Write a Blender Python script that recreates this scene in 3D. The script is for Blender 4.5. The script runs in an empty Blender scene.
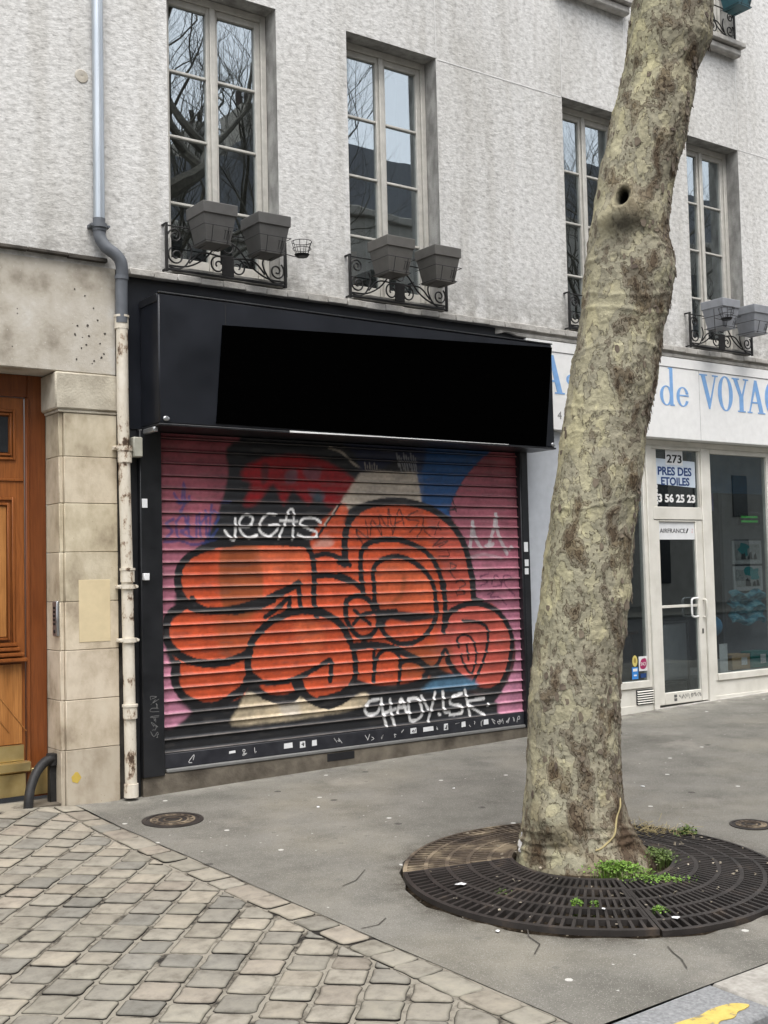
import bpy, bmesh, math, random
import numpy as np
from mathutils import Vector, Matrix
random.seed(7); rng = np.random.default_rng(11)
S = bpy.context.scene
COL = S.collection
rad = math.radians

# ------------------------------------------------------------------ camera, light, exposure
EYE = Vector((0.0, -8.5, 1.663))
cam_d = bpy.data.cameras.new('camera'); cam = bpy.data.objects.new('camera', cam_d); COL.objects.link(cam)
cr = Vector((0.81228816, -0.58281146, -0.02277599)); cu = Vector((-0.01310664, -0.05727925, 0.99827216)); cf = Vector((0.58310904, 0.81058614, 0.05416595))
M = Matrix((cr, cu, -cf)).transposed().to_4x4(); M.translation = EYE
cam.matrix_world = M
cam_d.sensor_fit = 'VERTICAL'; cam_d.sensor_height = 36.0; cam_d.lens = 36.0*1165/1024
cam_d.clip_start = 0.05; cam_d.clip_end = 600
S.camera = cam
SUN_EL, SUN_AZ = 64.0, 200.0          # degrees; the azimuth is counted clockwise from +Y
W = bpy.data.worlds.new('World'); S.world = W; W.use_nodes = True
nt = W.node_tree; nt.nodes.clear()
sky = nt.nodes.new('ShaderNodeTexSky'); sky.sky_type = 'NISHITA'; sky.sun_disc = False
sky.sun_elevation = rad(SUN_EL); sky.sun_rotation = rad(SUN_AZ); sky.air_density = 1.0; sky.dust_density = 3.0; sky.ozone_density = 1.0
hs = nt.nodes.new('ShaderNodeHueSaturation'); hs.inputs['Saturation'].default_value = 0.22   # a white overcast
bg = nt.nodes.new('ShaderNodeBackground'); bg.inputs['Strength'].default_value = 0.15
wo = nt.nodes.new('ShaderNodeOutputWorld')
nt.links.new(sky.outputs[0], hs.inputs['Color']); nt.links.new(hs.outputs[0], bg.inputs[0]); nt.links.new(bg.outputs[0], wo.inputs[0])
sd = bpy.data.lights.new('sun', 'SUN'); sd.energy = 1.0; sd.angle = rad(35); sd.color = (1.0, 0.96, 0.90)
so = bpy.data.objects.new('sun', sd); COL.objects.link(so)
sdir = Vector((math.sin(rad(SUN_AZ))*math.cos(rad(SUN_EL)), math.cos(rad(SUN_AZ))*math.cos(rad(SUN_EL)), math.sin(rad(SUN_EL))))
so.rotation_euler = sdir.to_track_quat('Z', 'Y').to_euler(); so.location = (0, -10, 20)
S.view_settings.view_transform = 'Standard'; S.view_settings.look = 'None'; S.view_settings.gamma = 1.0
S.view_settings.exposure = 1.2; S.view_settings.use_curve_mapping = False

# ------------------------------------------------------------------ noise (numpy)
def _hash(ix, iy, iz, seed):
    h = (ix.astype(np.int64)*374761393 + iy.astype(np.int64)*668265263 + iz.astype(np.int64)*2147483647 + seed*974634777) & 0xffffffff
    h = ((h ^ (h >> 13))*1274126177) & 0xffffffff
    h = (h ^ (h >> 16)) & 0xffffff
    return h/float(0xffffff)
def vnoise(x, y, z, seed=0):
    x, y, z = np.broadcast_arrays(np.asarray(x, float), np.asarray(y, float), np.asarray(z, float))
    ix, iy, iz = np.floor(x), np.floor(y), np.floor(z); fx, fy, fz = x-ix, y-iy, z-iz
    fx, fy, fz = [t*t*t*(t*(t*6-15)+10) for t in (fx, fy, fz)]
    r = 0
    for a in (0, 1):
        for b in (0, 1):
            for c in (0, 1):
                r = r + _hash(ix+a, iy+b, iz+c, seed)*(fx if a else 1-fx)*(fy if b else 1-fy)*(fz if c else 1-fz)
    return r
def fbm(x, y, z, seed=0, octv=4):
    r, a, t = 0, .5, 0
    for o in range(octv):
        k = 2.03**o
        r = r + a*vnoise(np.asarray(x)*k+o*7.3, np.asarray(y)*k+o*3.1, np.asarray(z)*k+o*5.7, seed+o); t += a; a *= .5
    return r/t
def sstep(a, b, x): 
    t = np.clip((x-a)/(b-a), 0, 1); return t*t*(3-2*t)

# ------------------------------------------------------------------ materials
def _ramp(nt, cols):
    r = nt.nodes.new('ShaderNodeValToRGB'); e = r.color_ramp.elements
    while len(e) < len(cols): e.new(0.5)
    for k, (p, c) in enumerate(cols): e[k].position = p; e[k].color = (*c, 1)
    return r
def _noise(nt, src, scale, detail=5, rough=.55, dist=0.0):
    n = nt.nodes.new('ShaderNodeTexNoise'); n.inputs['Scale'].default_value = scale; n.inputs['Detail'].default_value = detail
    n.inputs['Roughness'].default_value = rough; n.inputs['Distortion'].default_value = dist
    nt.links.new(src, n.inputs['Vector']); return n
def _mix(nt, a, b, fac, mode='MIX'):
    m = nt.nodes.new('ShaderNodeMix'); m.data_type = 'RGBA'; m.blend_type = mode
    for sock, v in ((m.inputs[6], a), (m.inputs[7], b), (m.inputs[0], fac)):
        if hasattr(v, 'node'): nt.links.new(v, sock)
        elif isinstance(v, tuple): sock.default_value = (*v, 1)
        else: sock.default_value = v
    return m.outputs[2]
def _math(nt, op, a, b=0.0, clamp=False):
    m = nt.nodes.new('ShaderNodeMath'); m.operation = op; m.use_clamp = clamp
    for k, v in ((0, a), (1, b)):
        if hasattr(v, 'node'): nt.links.new(v, m.inputs[k])
        else: m.inputs[k].default_value = v
    return m.outputs[0]
def mat(name, cols, scale=4, rough=.8, bump=.002, bscale=80, stretch=(1,1,1), bstretch=None, detail=6, metal=0.0, spec=.4,
        large=None, lscale=.8, vcol=None, vmul=None, rvar=.1, dist=0.0, coat=0.0, extra=None, nrough=.55):
    m = bpy.data.materials.new(name); m.use_nodes = True; nt = m.node_tree; bs = nt.nodes['Principled BSDF']
    tc = nt.nodes.new('ShaderNodeTexCoord').outputs['Object']
    def mp(st):
        q = nt.nodes.new('ShaderNodeMapping'); q.inputs['Scale'].default_value = st; nt.links.new(tc, q.inputs[0]); return q.outputs[0]
    src = mp(stretch)
    n1 = _noise(nt, src, scale, detail, nrough, dist)
    if vcol:
        a = nt.nodes.new('ShaderNodeVertexColor'); a.layer_name = vcol; col = a.outputs[0]
        if cols:
            r = _ramp(nt, cols); nt.links.new(n1.outputs[0], r.inputs[0]); col = _mix(nt, col, r.outputs[0], 1.0, 'MULTIPLY')
    else:
        r = _ramp(nt, cols); nt.links.new(n1.outputs[0], r.inputs[0]); col = r.outputs[0]
    if vmul:
        a = nt.nodes.new('ShaderNodeVertexColor'); a.layer_name = vmul; col = _mix(nt, col, a.outputs[0], 1.0, 'MULTIPLY')
    if large:
        n2 = _noise(nt, tc, lscale, 5, .6); r2 = _ramp(nt, large); nt.links.new(n2.outputs[0], r2.inputs[0])
        col = _mix(nt, col, r2.outputs[0], 1.0, 'MULTIPLY')
    if extra: col = extra(nt, tc, col, bs)
    nt.links.new(col, bs.inputs['Base Color'])
    bs.inputs['Metallic'].default_value = metal; bs.inputs['Specular IOR Level'].default_value = spec
    bs.inputs['Coat Weight'].default_value = coat
    if rvar:
        rr = nt.nodes.new('ShaderNodeMapRange'); nt.links.new(n1.outputs[0], rr.inputs[0])
        rr.inputs[3].default_value = max(0, rough-rvar); rr.inputs[4].default_value = min(1, rough+rvar); nt.links.new(rr.outputs[0], bs.inputs['Roughness'])
    else: bs.inputs['Roughness'].default_value = rough
    if bump:
        nb = _noise(nt, mp(bstretch or (1,1,1)), bscale, 5, .6); b = nt.nodes.new('ShaderNodeBump')
        b.inputs['Distance'].default_value = bump; b.inputs['Strength'].default_value = 1.0
        nt.links.new(nb.outputs[0], b.inputs['Height']); nt.links.new(b.outputs[0], bs.inputs['Normal'])
    return m
def flat(name, c, rough=.5, metal=0, spec=.4, bump=0, var=.12, scale=12):
    lo = tuple(x*(1-var) for x in c); hi = tuple(min(1, x*(1+var)) for x in c)
    return mat(name, [(.3, lo), (.7, hi)], scale=scale, rough=rough, metal=metal, spec=spec, bump=bump, bscale=120, rvar=.08)
def glass(name, base=.07, tint=(.78,.82,.82), rough=.0, wob=.0):
    m = bpy.data.materials.new(name); m.use_nodes = True; nt = m.node_tree; nt.nodes.clear()
    out = nt.nodes.new('ShaderNodeOutputMaterial'); mx = nt.nodes.new('ShaderNodeMixShader')
    t = nt.nodes.new('ShaderNodeBsdfTransparent'); t.inputs[0].default_value = (*tint, 1)
    g = nt.nodes.new('ShaderNodeBsdfGlossy'); g.inputs['Roughness'].default_value = rough; g.inputs[0].default_value = (.88,.96,1,1)
    lw = nt.nodes.new('ShaderNodeLayerWeight'); lw.inputs[0].default_value = .5
    p = _math(nt, 'POWER', lw.outputs['Facing'], 4.0); f = _math(nt, 'MULTIPLY_ADD', p, 1-base); nt.nodes[-1].inputs[2].default_value = base
    if wob:
        tc = nt.nodes.new('ShaderNodeTexCoord').outputs['Object']; n = _noise(nt, tc, 1.6, 2); b = nt.nodes.new('ShaderNodeBump')
        b.inputs['Distance'].default_value = wob; nt.links.new(n.outputs[0], b.inputs['Height']); nt.links.new(b.outputs[0], g.inputs['Normal'])
    nt.links.new(f, mx.inputs[0]); nt.links.new(t.outputs[0], mx.inputs[1]); nt.links.new(g.outputs[0], mx.inputs[2]); nt.links.new(mx.outputs[0], out.inputs[0])
    return m

# ------------------------------------------------------------------ mesh builder and objects
class MB:
    def __init__(s): s.v = []; s.f = []
    def add(s, vs, fs):
        o = len(s.v); s.v += [tuple(map(float, p)) for p in vs]; s.f += [tuple(i+o for i in f) for f in fs]; return s
    def box(s, x0, x1, y0, y1, z0, z1, b=.004):
        c = ((x0+x1)/2, (y0+y1)/2, (z0+z1)/2); h = (abs(x1-x0)/2, abs(y1-y0)/2, abs(z1-z0)/2); b = min(b, min(h)*.49)
        return s.obox(c, h, ((1,0,0),(0,1,0),(0,0,1)), b)
    def obox(s, c, h, ax, b=.004):
        c = Vector(c); A = [Vector(a) for a in ax]
        if b <= 0:
            vs = [c+A[0]*h[0]*sx+A[1]*h[1]*sy+A[2]*h[2]*sz for sx in (-1,1) for sy in (-1,1) for sz in (-1,1)]
            return s.add(vs, [(0,1,3,2),(4,6,7,5),(0,4,5,1),(2,3,7,6),(0,2,6,4),(1,5,7,3)])
        idx = {}; vs = []
        for sx in (-1,1):
            for sy in (-1,1):
                for sz in (-1,1):
                    sg = (sx,sy,sz)
                    for a in range(3):
                        p = c.copy()
                        for k in range(3): p = p + A[k]*sg[k]*(h[k] if k == a else h[k]-b)
                        idx[(sg, a)] = len(vs); vs.append(p)
        fs = []
        for a in range(3):
            o1, o2 = (a+1) % 3, (a+2) % 3
            for sa in (-1,1):
                q = []
                for s1, s2 in ((-1,-1),(1,-1),(1,1),(-1,1)):
                    g = [0,0,0]; g[a] = sa; g[o1] = s1; g[o2] = s2; q.append(idx[(tuple(g), a)])
                fs.append(tuple(q))
            for s1 in (-1,1):
                for s2 in (-1,1):
                    q = []
                    for sa, f1 in ((-1,o1),(-1,o2),(1,o2),(1,o1)):
                        g = [0,0,0]; g[a] = sa; g[o1] = s1; g[o2] = s2; q.append(idx[(tuple(g), f1)])
                    fs.append(tuple(q))
        for sx in (-1,1):
            for sy in (-1,1):
                for sz in (-1,1): fs.append(tuple(idx[((sx,sy,sz), a)] for a in range(3)))
        return s.add(vs, fs)
    def tube(s, pts, r, n=8, cap=True):
        P = [Vector(p) for p in pts]; R = r if isinstance(r, (list, tuple)) else [r]*len(P)
        up = None; rings = []; vs = []
        for i, p in enumerate(P):
            d = (P[min(i+1, len(P)-1)]-P[max(i-1, 0)]).normalized()
            if up is None: up = Vector((0,0,1)) if abs(d.z) < .9 else Vector((1,0,0))
            a = d.cross(up).normalized(); b = a.cross(d).normalized(); up = b
            for k in range(n):
                t = 2*math.pi*k/n; vs.append(p+(a*math.cos(t)+b*math.sin(t))*R[i])
        fs = [(i*n+k, i*n+(k+1) % n, (i+1)*n+(k+1) % n, (i+1)*n+k) for i in range(len(P)-1) for k in range(n)]
        if cap: fs += [tuple(range(n)), tuple((len(P)-1)*n+k for k in range(n))]
        return s.add(vs, fs)
    def prism(s, poly, fn, d0, d1):
        n = len(poly); vs = [fn(a, b, d0) for a, b in poly]+[fn(a, b, d1) for a, b in poly]
        return s.add(vs, [tuple(range(n)), tuple(range(2*n-1, n-1, -1))]+[(i, (i+1) % n, n+(i+1) % n, n+i) for i in range(n)])
    def ribbon(s, pts, w, fn, d0, d1):
        """a flat band along a line, as a prism made of quads"""
        n = len(pts); L = []; Rr = []
        for i in range(n):
            a = pts[max(i-1, 0)]; b = pts[min(i+1, n-1)]; dx, dy = b[0]-a[0], b[1]-a[1]; l = math.hypot(dx, dy) or 1
            ww = (w[i] if isinstance(w, (list, tuple)) else w)/2
            L.append((pts[i][0]-dy/l*ww, pts[i][1]+dx/l*ww)); Rr.append((pts[i][0]+dy/l*ww, pts[i][1]-dx/l*ww))
        vs = [fn(*p, d0) for p in L]+[fn(*p, d0) for p in Rr]+[fn(*p, d1) for p in L]+[fn(*p, d1) for p in Rr]; fs = []
        for i in range(n-1):
            fs += [(i,i+1,n+i+1,n+i), (2*n+i,3*n+i,3*n+i+1,2*n+i+1), (i,2*n+i,2*n+i+1,i+1), (n+i,n+i+1,3*n+i+1,3*n+i)]
        fs += [(0,n,3*n,2*n), (n-1,3*n-1,4*n-1,2*n-1)]
        return s.add(vs, fs)
    def lathe(s, prof, c, n=24):
        vs = [(c[0]+r*math.cos(2*math.pi*k/n), c[1]+r*math.sin(2*math.pi*k/n), c[2]+z) for r, z in prof for k in range(n)]
        fs = [(i*n+k, i*n+(k+1) % n, (i+1)*n+(k+1) % n, (i+1)*n+k) for i in range(len(prof)-1) for k in range(n)]
        return s.add(vs, fs+[tuple(range(n)), tuple((len(prof)-1)*n+k for k in range(n))])
    def grid(s, P):
        a, b = len(P), len(P[0])
        return s.add([p for r in P for p in r], [(i*b+j, (i+1)*b+j, (i+1)*b+j+1, i*b+j+1) for i in range(a-1) for j in range(b-1)])
    def build(s, name, m, parent=None, loc=None, fix=True, smooth=40):
        o = Vector(loc) if loc else (WLOC[parent.name] if parent else Vector((0,0,0)))
        me = bpy.data.meshes.new(name); me.from_pydata([(x-o.x, y-o.y, z-o.z) for x, y, z in s.v], [], s.f)
        if fix:
            bm = bmesh.new(); bm.from_mesh(me); bmesh.ops.recalc_face_normals(bm, faces=bm.faces); bm.to_mesh(me); bm.free()
        me.materials.append(m)
        if smooth:
            me.polygons.foreach_set('use_smooth', [True]*len(me.polygons)); me.set_sharp_from_angle(angle=rad(smooth))
        ob = bpy.data.objects.new(name, me); COL.objects.link(ob)
        if parent: ob.parent = parent; WLOC[ob.name] = o
        else: ob.location = o; WLOC[ob.name] = o
        return ob
WLOC = {}
def tag(o, label=None, cat=None, group=None, kind=None):
    if label: o['label'] = label
    if cat: o['category'] = cat
    if group: o['group'] = group
    if kind: o['kind'] = kind
    return o
def thing(name, label, cat, loc, group=None):
    o = bpy.data.objects.new(name, None); COL.objects.link(o); o.location = loc; o.empty_display_size = .1
    WLOC[o.name] = Vector(loc); return tag(o, label, cat, group)
def copy_tree(o, parent=None):
    c = o.copy(); COL.objects.link(c)
    if parent: c.parent = parent
    for ch in list(o.children): copy_tree(ch, c)
    return c
def fz(y):                                                     # drawing plane parallel to the facade: a -> x, b -> z, depth towards the street
    return lambda a, b, d: (a, y-d, b)
def text_mesh(body, x0, x1, z0, z1, y, d=.002, bold=0.0):
    cu_ = bpy.data.curves.new('lettering', 'FONT'); cu_.body = body; cu_.extrude = .01; cu_.offset = bold; cu_.resolution_u = 3
    ob = bpy.data.objects.new('lettering', cu_); COL.objects.link(ob)
    dg = bpy.context.evaluated_depsgraph_get(); me = bpy.data.meshes.new_from_object(ob.evaluated_get(dg))
    v = np.array([p.co[:] for p in me.vertices]); f = [tuple(p.vertices) for p in me.polygons]
    bpy.data.objects.remove(ob); bpy.data.curves.remove(cu_); bpy.data.meshes.remove(me)
    lo, hi = v.min(0), v.max(0); sc = (hi-lo); q = (v-lo)/np.where(sc > 0, sc, 1)
    mb = MB(); mb.add([(x0+(x1-x0)*a, y-d*c, z0+(z1-z0)*b) for a, b, c in q], f); return mb
def smooth_pts(pts, n=5, closed=False):
    P = np.array(pts, float); N = len(P)
    if N < 3: 
        return [tuple(P[0]+(P[-1]-P[0])*k/n) for k in range(n+1)] if N == 2 else [tuple(p) for p in P]
    out = []
    for i in range(N if closed else N-1):
        if closed: p0, p1, p2, p3 = P[i-1], P[i], P[(i+1) % N], P[(i+2) % N]
        else: p0, p1, p2, p3 = P[max(i-1, 0)], P[i], P[i+1], P[min(i+2, N-1)]
        for k in range(n):
            t = k/n; out.append(tuple(.5*((2*p1)+(p2-p0)*t+(2*p0-5*p1+4*p2-p3)*t*t+(3*p1-p0-3*p2+p3)*t**3)))
    if not closed: out.append(tuple(P[-1]))
    return out
def ground_x(x):
    x = np.asarray(x, float); r = 0
    for o in np.linspace(-.7, .7, 7): r = r+np.interp(x+o, [0,3.74,7.76,9.4,11.6,14], [-.085,0,.066,.14,.185,.22])
    return r/7
def zg(x, y):
    w = min(max((3.55-x)/.8, 0), 1)                             # the crossing humps up a little to the carriage door
    return float(ground_x(x)+.03*max(y, -5.44)+.055*w*w*(3-2*w)*math.exp(-(min(y, 0)/.7)**2))

# ------------------------------------------------------------------ material list
def stucco_x(nt, tc, col, bs):                                # grime that washes down the wall in vertical runs
    mp = nt.nodes.new('ShaderNodeMapping'); mp.inputs['Scale'].default_value = (2.2, 1, .18); nt.links.new(tc, mp.inputs[0])
    n = _noise(nt, mp.outputs[0], 2.0, 6, .6); r = _ramp(nt, [(.38, (.84,.83,.81)), (.55, (1,1,1))]); nt.links.new(n.outputs[0], r.inputs[0])
    col = _mix(nt, col, r.outputs[0], .8, 'MULTIPLY')
    q = nt.nodes.new('ShaderNodeSeparateXYZ'); nt.links.new(tc, q.inputs[0]); g = nt.nodes.new('ShaderNodeMapRange'); nt.links.new(q.outputs[2], g.inputs[0])
    for k, x in enumerate((4.75, 4.10, 0.0, 1.0)): g.inputs[k+1].default_value = x      # splash grime just above the cornice
    n5 = _noise(nt, tc, 7, 8, .68); r5 = _ramp(nt, [(.40,(1,1,1)),(.60,(0,0,0))]); nt.links.new(n5.outputs[0], r5.inputs[0])
    f = _math(nt, 'MULTIPLY', _math(nt, 'MULTIPLY', g.outputs[0], r5.outputs[0]), .55); return _mix(nt, col, (.20,.19,.17), f)
def spots_x(scale, thr, keep, c, amt=1.0, dims='3D'):
    def f(nt, tc, col, bs):
        v = nt.nodes.new('ShaderNodeTexVoronoi'); v.voronoi_dimensions = dims; v.inputs['Scale'].default_value = scale; nt.links.new(tc, v.inputs['Vector'])
        d = _math(nt, 'LESS_THAN', v.outputs['Distance'], thr); sep = nt.nodes.new('ShaderNodeSeparateColor'); nt.links.new(v.outputs['Color'], sep.inputs[0])
        k = _math(nt, 'LESS_THAN', sep.outputs[0], keep); m = _math(nt, 'MULTIPLY', _math(nt, 'MULTIPLY', d, k), amt)
        return _mix(nt, col, c, m)
    return f
def chain(*fs):
    def f(nt, tc, col, bs):
        for g in fs: col = g(nt, tc, col, bs)
        return col
    return f
M_ = {}
M_['stucco'] = mat('pale_rough_render', [(.33,(.40,.395,.385)),(.45,(.57,.565,.55)),(.54,(.66,.655,.64)),(.68,(.76,.755,.74))], scale=20, stretch=(.8,1,1.2), detail=10, nrough=.68, rough=.95, spec=.15, bump=.006, bscale=42, bstretch=(.8,1,1.3), large=[(.3,(.90,.895,.88)),(.6,(1,1,1))], lscale=.7, extra=stucco_x, rvar=0)
M_['reveal'] = mat('bare_reveal_render', [(.35,(.21,.205,.195)),(.65,(.40,.395,.375))], scale=9, stretch=(1,1,.5), rough=.95, spec=.15, bump=.004, bscale=60, rvar=0)
M_['lintel'] = mat('smooth_beige_render', [(.30,(.27,.24,.195)),(.44,(.43,.395,.335)),(.56,(.50,.47,.415)),(.70,(.58,.57,.54))], scale=3.0, rough=.92, spec=.2, bump=.003, bscale=45, detail=8, nrough=.62, extra=chain(spots_x(26,.16,.05,(.10,.09,.08),.9), spots_x(60,.2,.06,(.6,.58,.54),.8)), rvar=0)
M_['limestone'] = mat('limestone_blocks', [(.30,(.27,.222,.165)),(.44,(.45,.388,.295)),(.58,(.57,.505,.40)),(.75,(.62,.565,.46))], scale=4.2, stretch=(1,1,.7), rough=.9, spec=.2, bump=.002, bscale=70, detail=9, nrough=.62, vmul='tone', extra=spots_x(40,.12,.05,(.2,.16,.11),.7), rvar=0)
M_['capstone'] = mat('worn_capital_stone', [(.3,(.33,.295,.235)),(.6,(.50,.46,.375)),(.8,(.56,.53,.45))], scale=7, rough=.92, spec=.2, bump=.005, bscale=55, detail=8, extra=spots_x(30,.1,.05,(.1,.09,.08),.9), rvar=0)
M_['ledge'] = mat('cornice_mortar', [(.3,(.30,.285,.26)),(.7,(.52,.505,.475))], scale=9, rough=.9, bump=.005, bscale=40, spec=.2, rvar=0)
M_['grime'] = mat('grimy_render', [(.3,(.03,.028,.025)),(.7,(.10,.09,.078))], scale=6, rough=.95, bump=.004, bscale=50, spec=.2, rvar=0)
M_['frame'] = flat('cream_window_paint', (.50,.485,.445), .45, bump=.0004)
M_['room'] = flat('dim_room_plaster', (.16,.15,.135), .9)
M_['glass'] = glass('window_glass', .34, (.62,.64,.64), wob=.0007)
M_['shopglass'] = glass('shop_glass', .12, (.72,.75,.75))
M_['zinc'] = mat('zinc_pipe', [(.3,(.38,.42,.46)),(.7,(.52,.56,.60))], scale=6, stretch=(1,1,.2), rough=.42, metal=.75, bump=.0004, rvar=.1)
M_['greypvc'] = flat('grey_plastic_pipe', (.11,.12,.135), .5)
M_['rustcream'] = mat('flaking_cream_pipe_paint', [(.39,(.06,.035,.02)),(.425,(.34,.26,.19)),(.46,(.58,.53,.44)),(.75,(.70,.66,.58))], scale=9, stretch=(1,1,.55), rough=.7, detail=9, nrough=.7, bump=.003, bscale=40)
M_['blackpaint'] = mat('black_shop_paint', [(.3,(.007,.008,.010)),(.7,(.015,.016,.019))], scale=5, rough=.38, spec=.5, bump=.0008, bscale=25, rvar=.14)
M_['navypaint'] = mat('blue_black_sign_paint', [(.3,(.006,.0075,.011)),(.7,(.012,.014,.020))], scale=2.5, rough=.34, spec=.5, bump=.0006, bscale=6, rvar=.1)
M_['void'] = flat('matt_black_panel', (.0006,.0006,.0006), .95, spec=0.0)
M_['iron'] = mat('wrought_iron', [(.3,(.008,.008,.009)),(.7,(.022,.021,.021))], scale=30, rough=.6, bump=.001, bscale=120)
M_['tubgrey'] = flat('taupe_plastic', (.105,.10,.092), .62, bump=.0004)
M_['tubdark'] = flat('charcoal_plastic', (.085,.083,.08), .62, bump=.0004)
M_['tublight'] = flat('blue_grey_plastic', (.25,.26,.28), .6, bump=.0004)
M_['tubteal'] = flat('teal_plastic', (.03,.10,.12), .5)
M_['soil'] = mat('pit_soil', [(.3,(.012,.009,.006)),(.55,(.05,.038,.026)),(.8,(.14,.11,.08))], scale=22, rough=.98, bump=.012, bscale=50, spec=.1, extra=spots_x(30,.16,.2,(.42,.38,.32),.9), rvar=0)
def wood_x(nt, tc, col, bs):
    mp = nt.nodes.new('ShaderNodeMapping'); mp.inputs['Scale'].default_value = (1, 1, .05); nt.links.new(tc, mp.inputs[0])
    n = _noise(nt, mp.outputs[0], 90, 4, .6, .4); r = _ramp(nt, [(.35,(.62,.58,.55)),(.6,(1,1,1))]); nt.links.new(n.outputs[0], r.inputs[0])
    return _mix(nt, col, r.outputs[0], .75, 'MULTIPLY')
M_['wood'] = mat('varnished_oak', [(.3,(.17,.050,.011)),(.7,(.30,.100,.024))], scale=3, stretch=(2,2,.3), rough=.34, spec=.5, bump=.0006, bscale=60, bstretch=(1,1,.08), extra=wood_x)
M_['woodpale'] = mat('golden_oak_panel', [(.3,(.32,.13,.034)),(.7,(.50,.23,.07))], scale=4, stretch=(2,2,.3), rough=.38, spec=.5, bump=.0005, bscale=60, bstretch=(1,1,.08), extra=wood_x)
M_['wooddark'] = mat('dark_oak_frame', [(.3,(.13,.034,.008)),(.7,(.22,.066,.016))], scale=3, stretch=(2,2,.3), rough=.36, spec=.5, bump=.0006, bscale=60, bstretch=(1,1,.08), extra=wood_x)
M_['brass'] = mat('polished_brass', [(.3,(.66,.50,.22)),(.7,(.80,.66,.34))], scale=8, rough=.34, metal=.9, bump=.0006, bscale=14)
M_['white'] = flat('white_enamel', (.78,.78,.77), .4, var=.05)
M_['cream'] = mat('cream_aluminium', [(.3,(.58,.56,.50)),(.6,(.70,.68,.62))], scale=4, rough=.45, bump=.0005, detail=8)
M_['palegrey'] = flat('pale_blue_grey_panel', (.44,.465,.50), .5, var=.06)
M_['letter'] = flat('sky_blue_lettering', (.20,.38,.68), .5, var=.1)
M_['ink'] = flat('dark_blue_ink', (.012,.045,.16), .6)
M_['black'] = flat('black_print', (.012,.012,.014), .6)
M_['paper'] = flat('white_paper', (.70,.71,.72), .7, var=.05)
M_['paleblue'] = flat('pale_blue_sheet', (.55,.62,.70), .7, var=.05)
M_['plinth'] = mat('stained_plinth_stone', [(.3,(.055,.045,.034)),(.7,(.19,.165,.13))], scale=5, rough=.92, bump=.004, bscale=40, detail=8, rvar=0)
def _sep(nt, tc):
    q = nt.nodes.new('ShaderNodeSeparateXYZ'); nt.links.new(tc, q.inputs[0]); return q.outputs
def _range(nt, v, a, b, c=0.0, d=1.0):
    m = nt.nodes.new('ShaderNodeMapRange'); nt.links.new(v, m.inputs[0])
    for k, x in enumerate((a, b, c, d)): m.inputs[k+1].default_value = x
    return m.outputs[0]
def dust_x(nt, tc, col, bs):                                   # grit along the wall foot, damp stains, dark soil washed out of the tree pit
    o = _sep(nt, tc); n = _noise(nt, tc, 5, 6, .65).outputs[0]
    w = _math(nt, 'MULTIPLY', _range(nt, o[1], -.34, .02), _range(nt, n, .40, .58)); col = _mix(nt, col, (.30,.285,.25), _math(nt, 'MULTIPLY', w, .7))
    n2 = _noise(nt, tc, .9, 6, .62).outputs[0]; col = _mix(nt, col, (.075,.072,.066), _math(nt, 'MULTIPLY', _range(nt, n2, .58, .72), .55)); col = _mix(nt, col, (.29,.27,.235), _math(nt, 'MULTIPLY', _range(nt, n2, .40, .30), .5))
    d = nt.nodes.new('ShaderNodeVectorMath'); d.operation = 'DISTANCE'; nt.links.new(tc, d.inputs[0]); d.inputs[1].default_value = (4.965,-3.585,-.09)
    r = _math(nt, 'MULTIPLY', _range(nt, d.outputs['Value'], 1.30, 1.12), _range(nt, n, .40, .60)); return _mix(nt, col, (.055,.047,.036), _math(nt, 'MULTIPLY', r, .8))
M_['asphalt'] = mat('pavement_asphalt', [(.25,(.105,.100,.087)),(.5,(.165,.158,.139)),(.78,(.215,.206,.183))], scale=2.2, detail=10, nrough=.66, rough=.9, spec=.2, bump=.0025, bscale=160, large=[(.32,(.72,.72,.71)),(.5,(1,1,1)),(.68,(1.16,1.13,1.06))], lscale=.6,
    extra=chain(dust_x, spots_x(1.9,.034,.34,(.55,.54,.51),.85,'2D'), spots_x(1.3,.035,.30,(.06,.056,.05),.9,'2D'), spots_x(4.3,.08,.20,(.12,.115,.105),.5,'2D'), spots_x(5.3,.035,.14,(.48,.47,.44),.8,'2D'), spots_x(150,.36,.16,(.34,.33,.30),.55,'2D'), spots_x(170,.36,.16,(.06,.058,.05),.5,'2D')), rvar=0)
M_['road'] = mat('road_asphalt', [(.3,(.04,.04,.042)),(.7,(.075,.074,.072))], scale=5, rough=.9, bump=.004, bscale=180, rvar=0)
M_['cobble'] = mat('granite_setts', [(.30,(.62,.60,.57)),(.5,(.95,.94,.92)),(.72,(1.14,1.12,1.06))], scale=11, detail=9, nrough=.65, rough=.78, spec=.3, bump=.004, bscale=55, vcol='tone', rvar=.12)
M_['joint'] = mat('sandy_joints', [(.37,(.014,.012,.010)),(.43,(.10,.088,.070)),(.52,(.24,.22,.18))], scale=4.5, detail=9, nrough=.7, rough=.97, bump=.006, bscale=60, rvar=0)
M_['kerb'] = mat('granite_kerb', [(.3,(.16,.165,.17)),(.6,(.26,.265,.27)),(.8,(.34,.34,.34))], scale=60, detail=4, rough=.85, bump=.002, bscale=90, large=[(.3,(.8,.8,.8)),(.7,(1.1,1.1,1.1))], lscale=2, rvar=0)
M_['kerbwarm'] = mat('sandstone_kerb', [(.3,(.24,.225,.20)),(.6,(.34,.325,.295)),(.8,(.42,.40,.365))], scale=30, detail=6, rough=.88, bump=.003, bscale=70, rvar=0)
M_['yellow'] = mat('worn_yellow_paint', [(.40,(.20,.18,.12)),(.46,(.48,.36,.09)),(.7,(.60,.46,.13))], scale=14, detail=8, nrough=.7, rough=.75, bump=.001)
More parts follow.
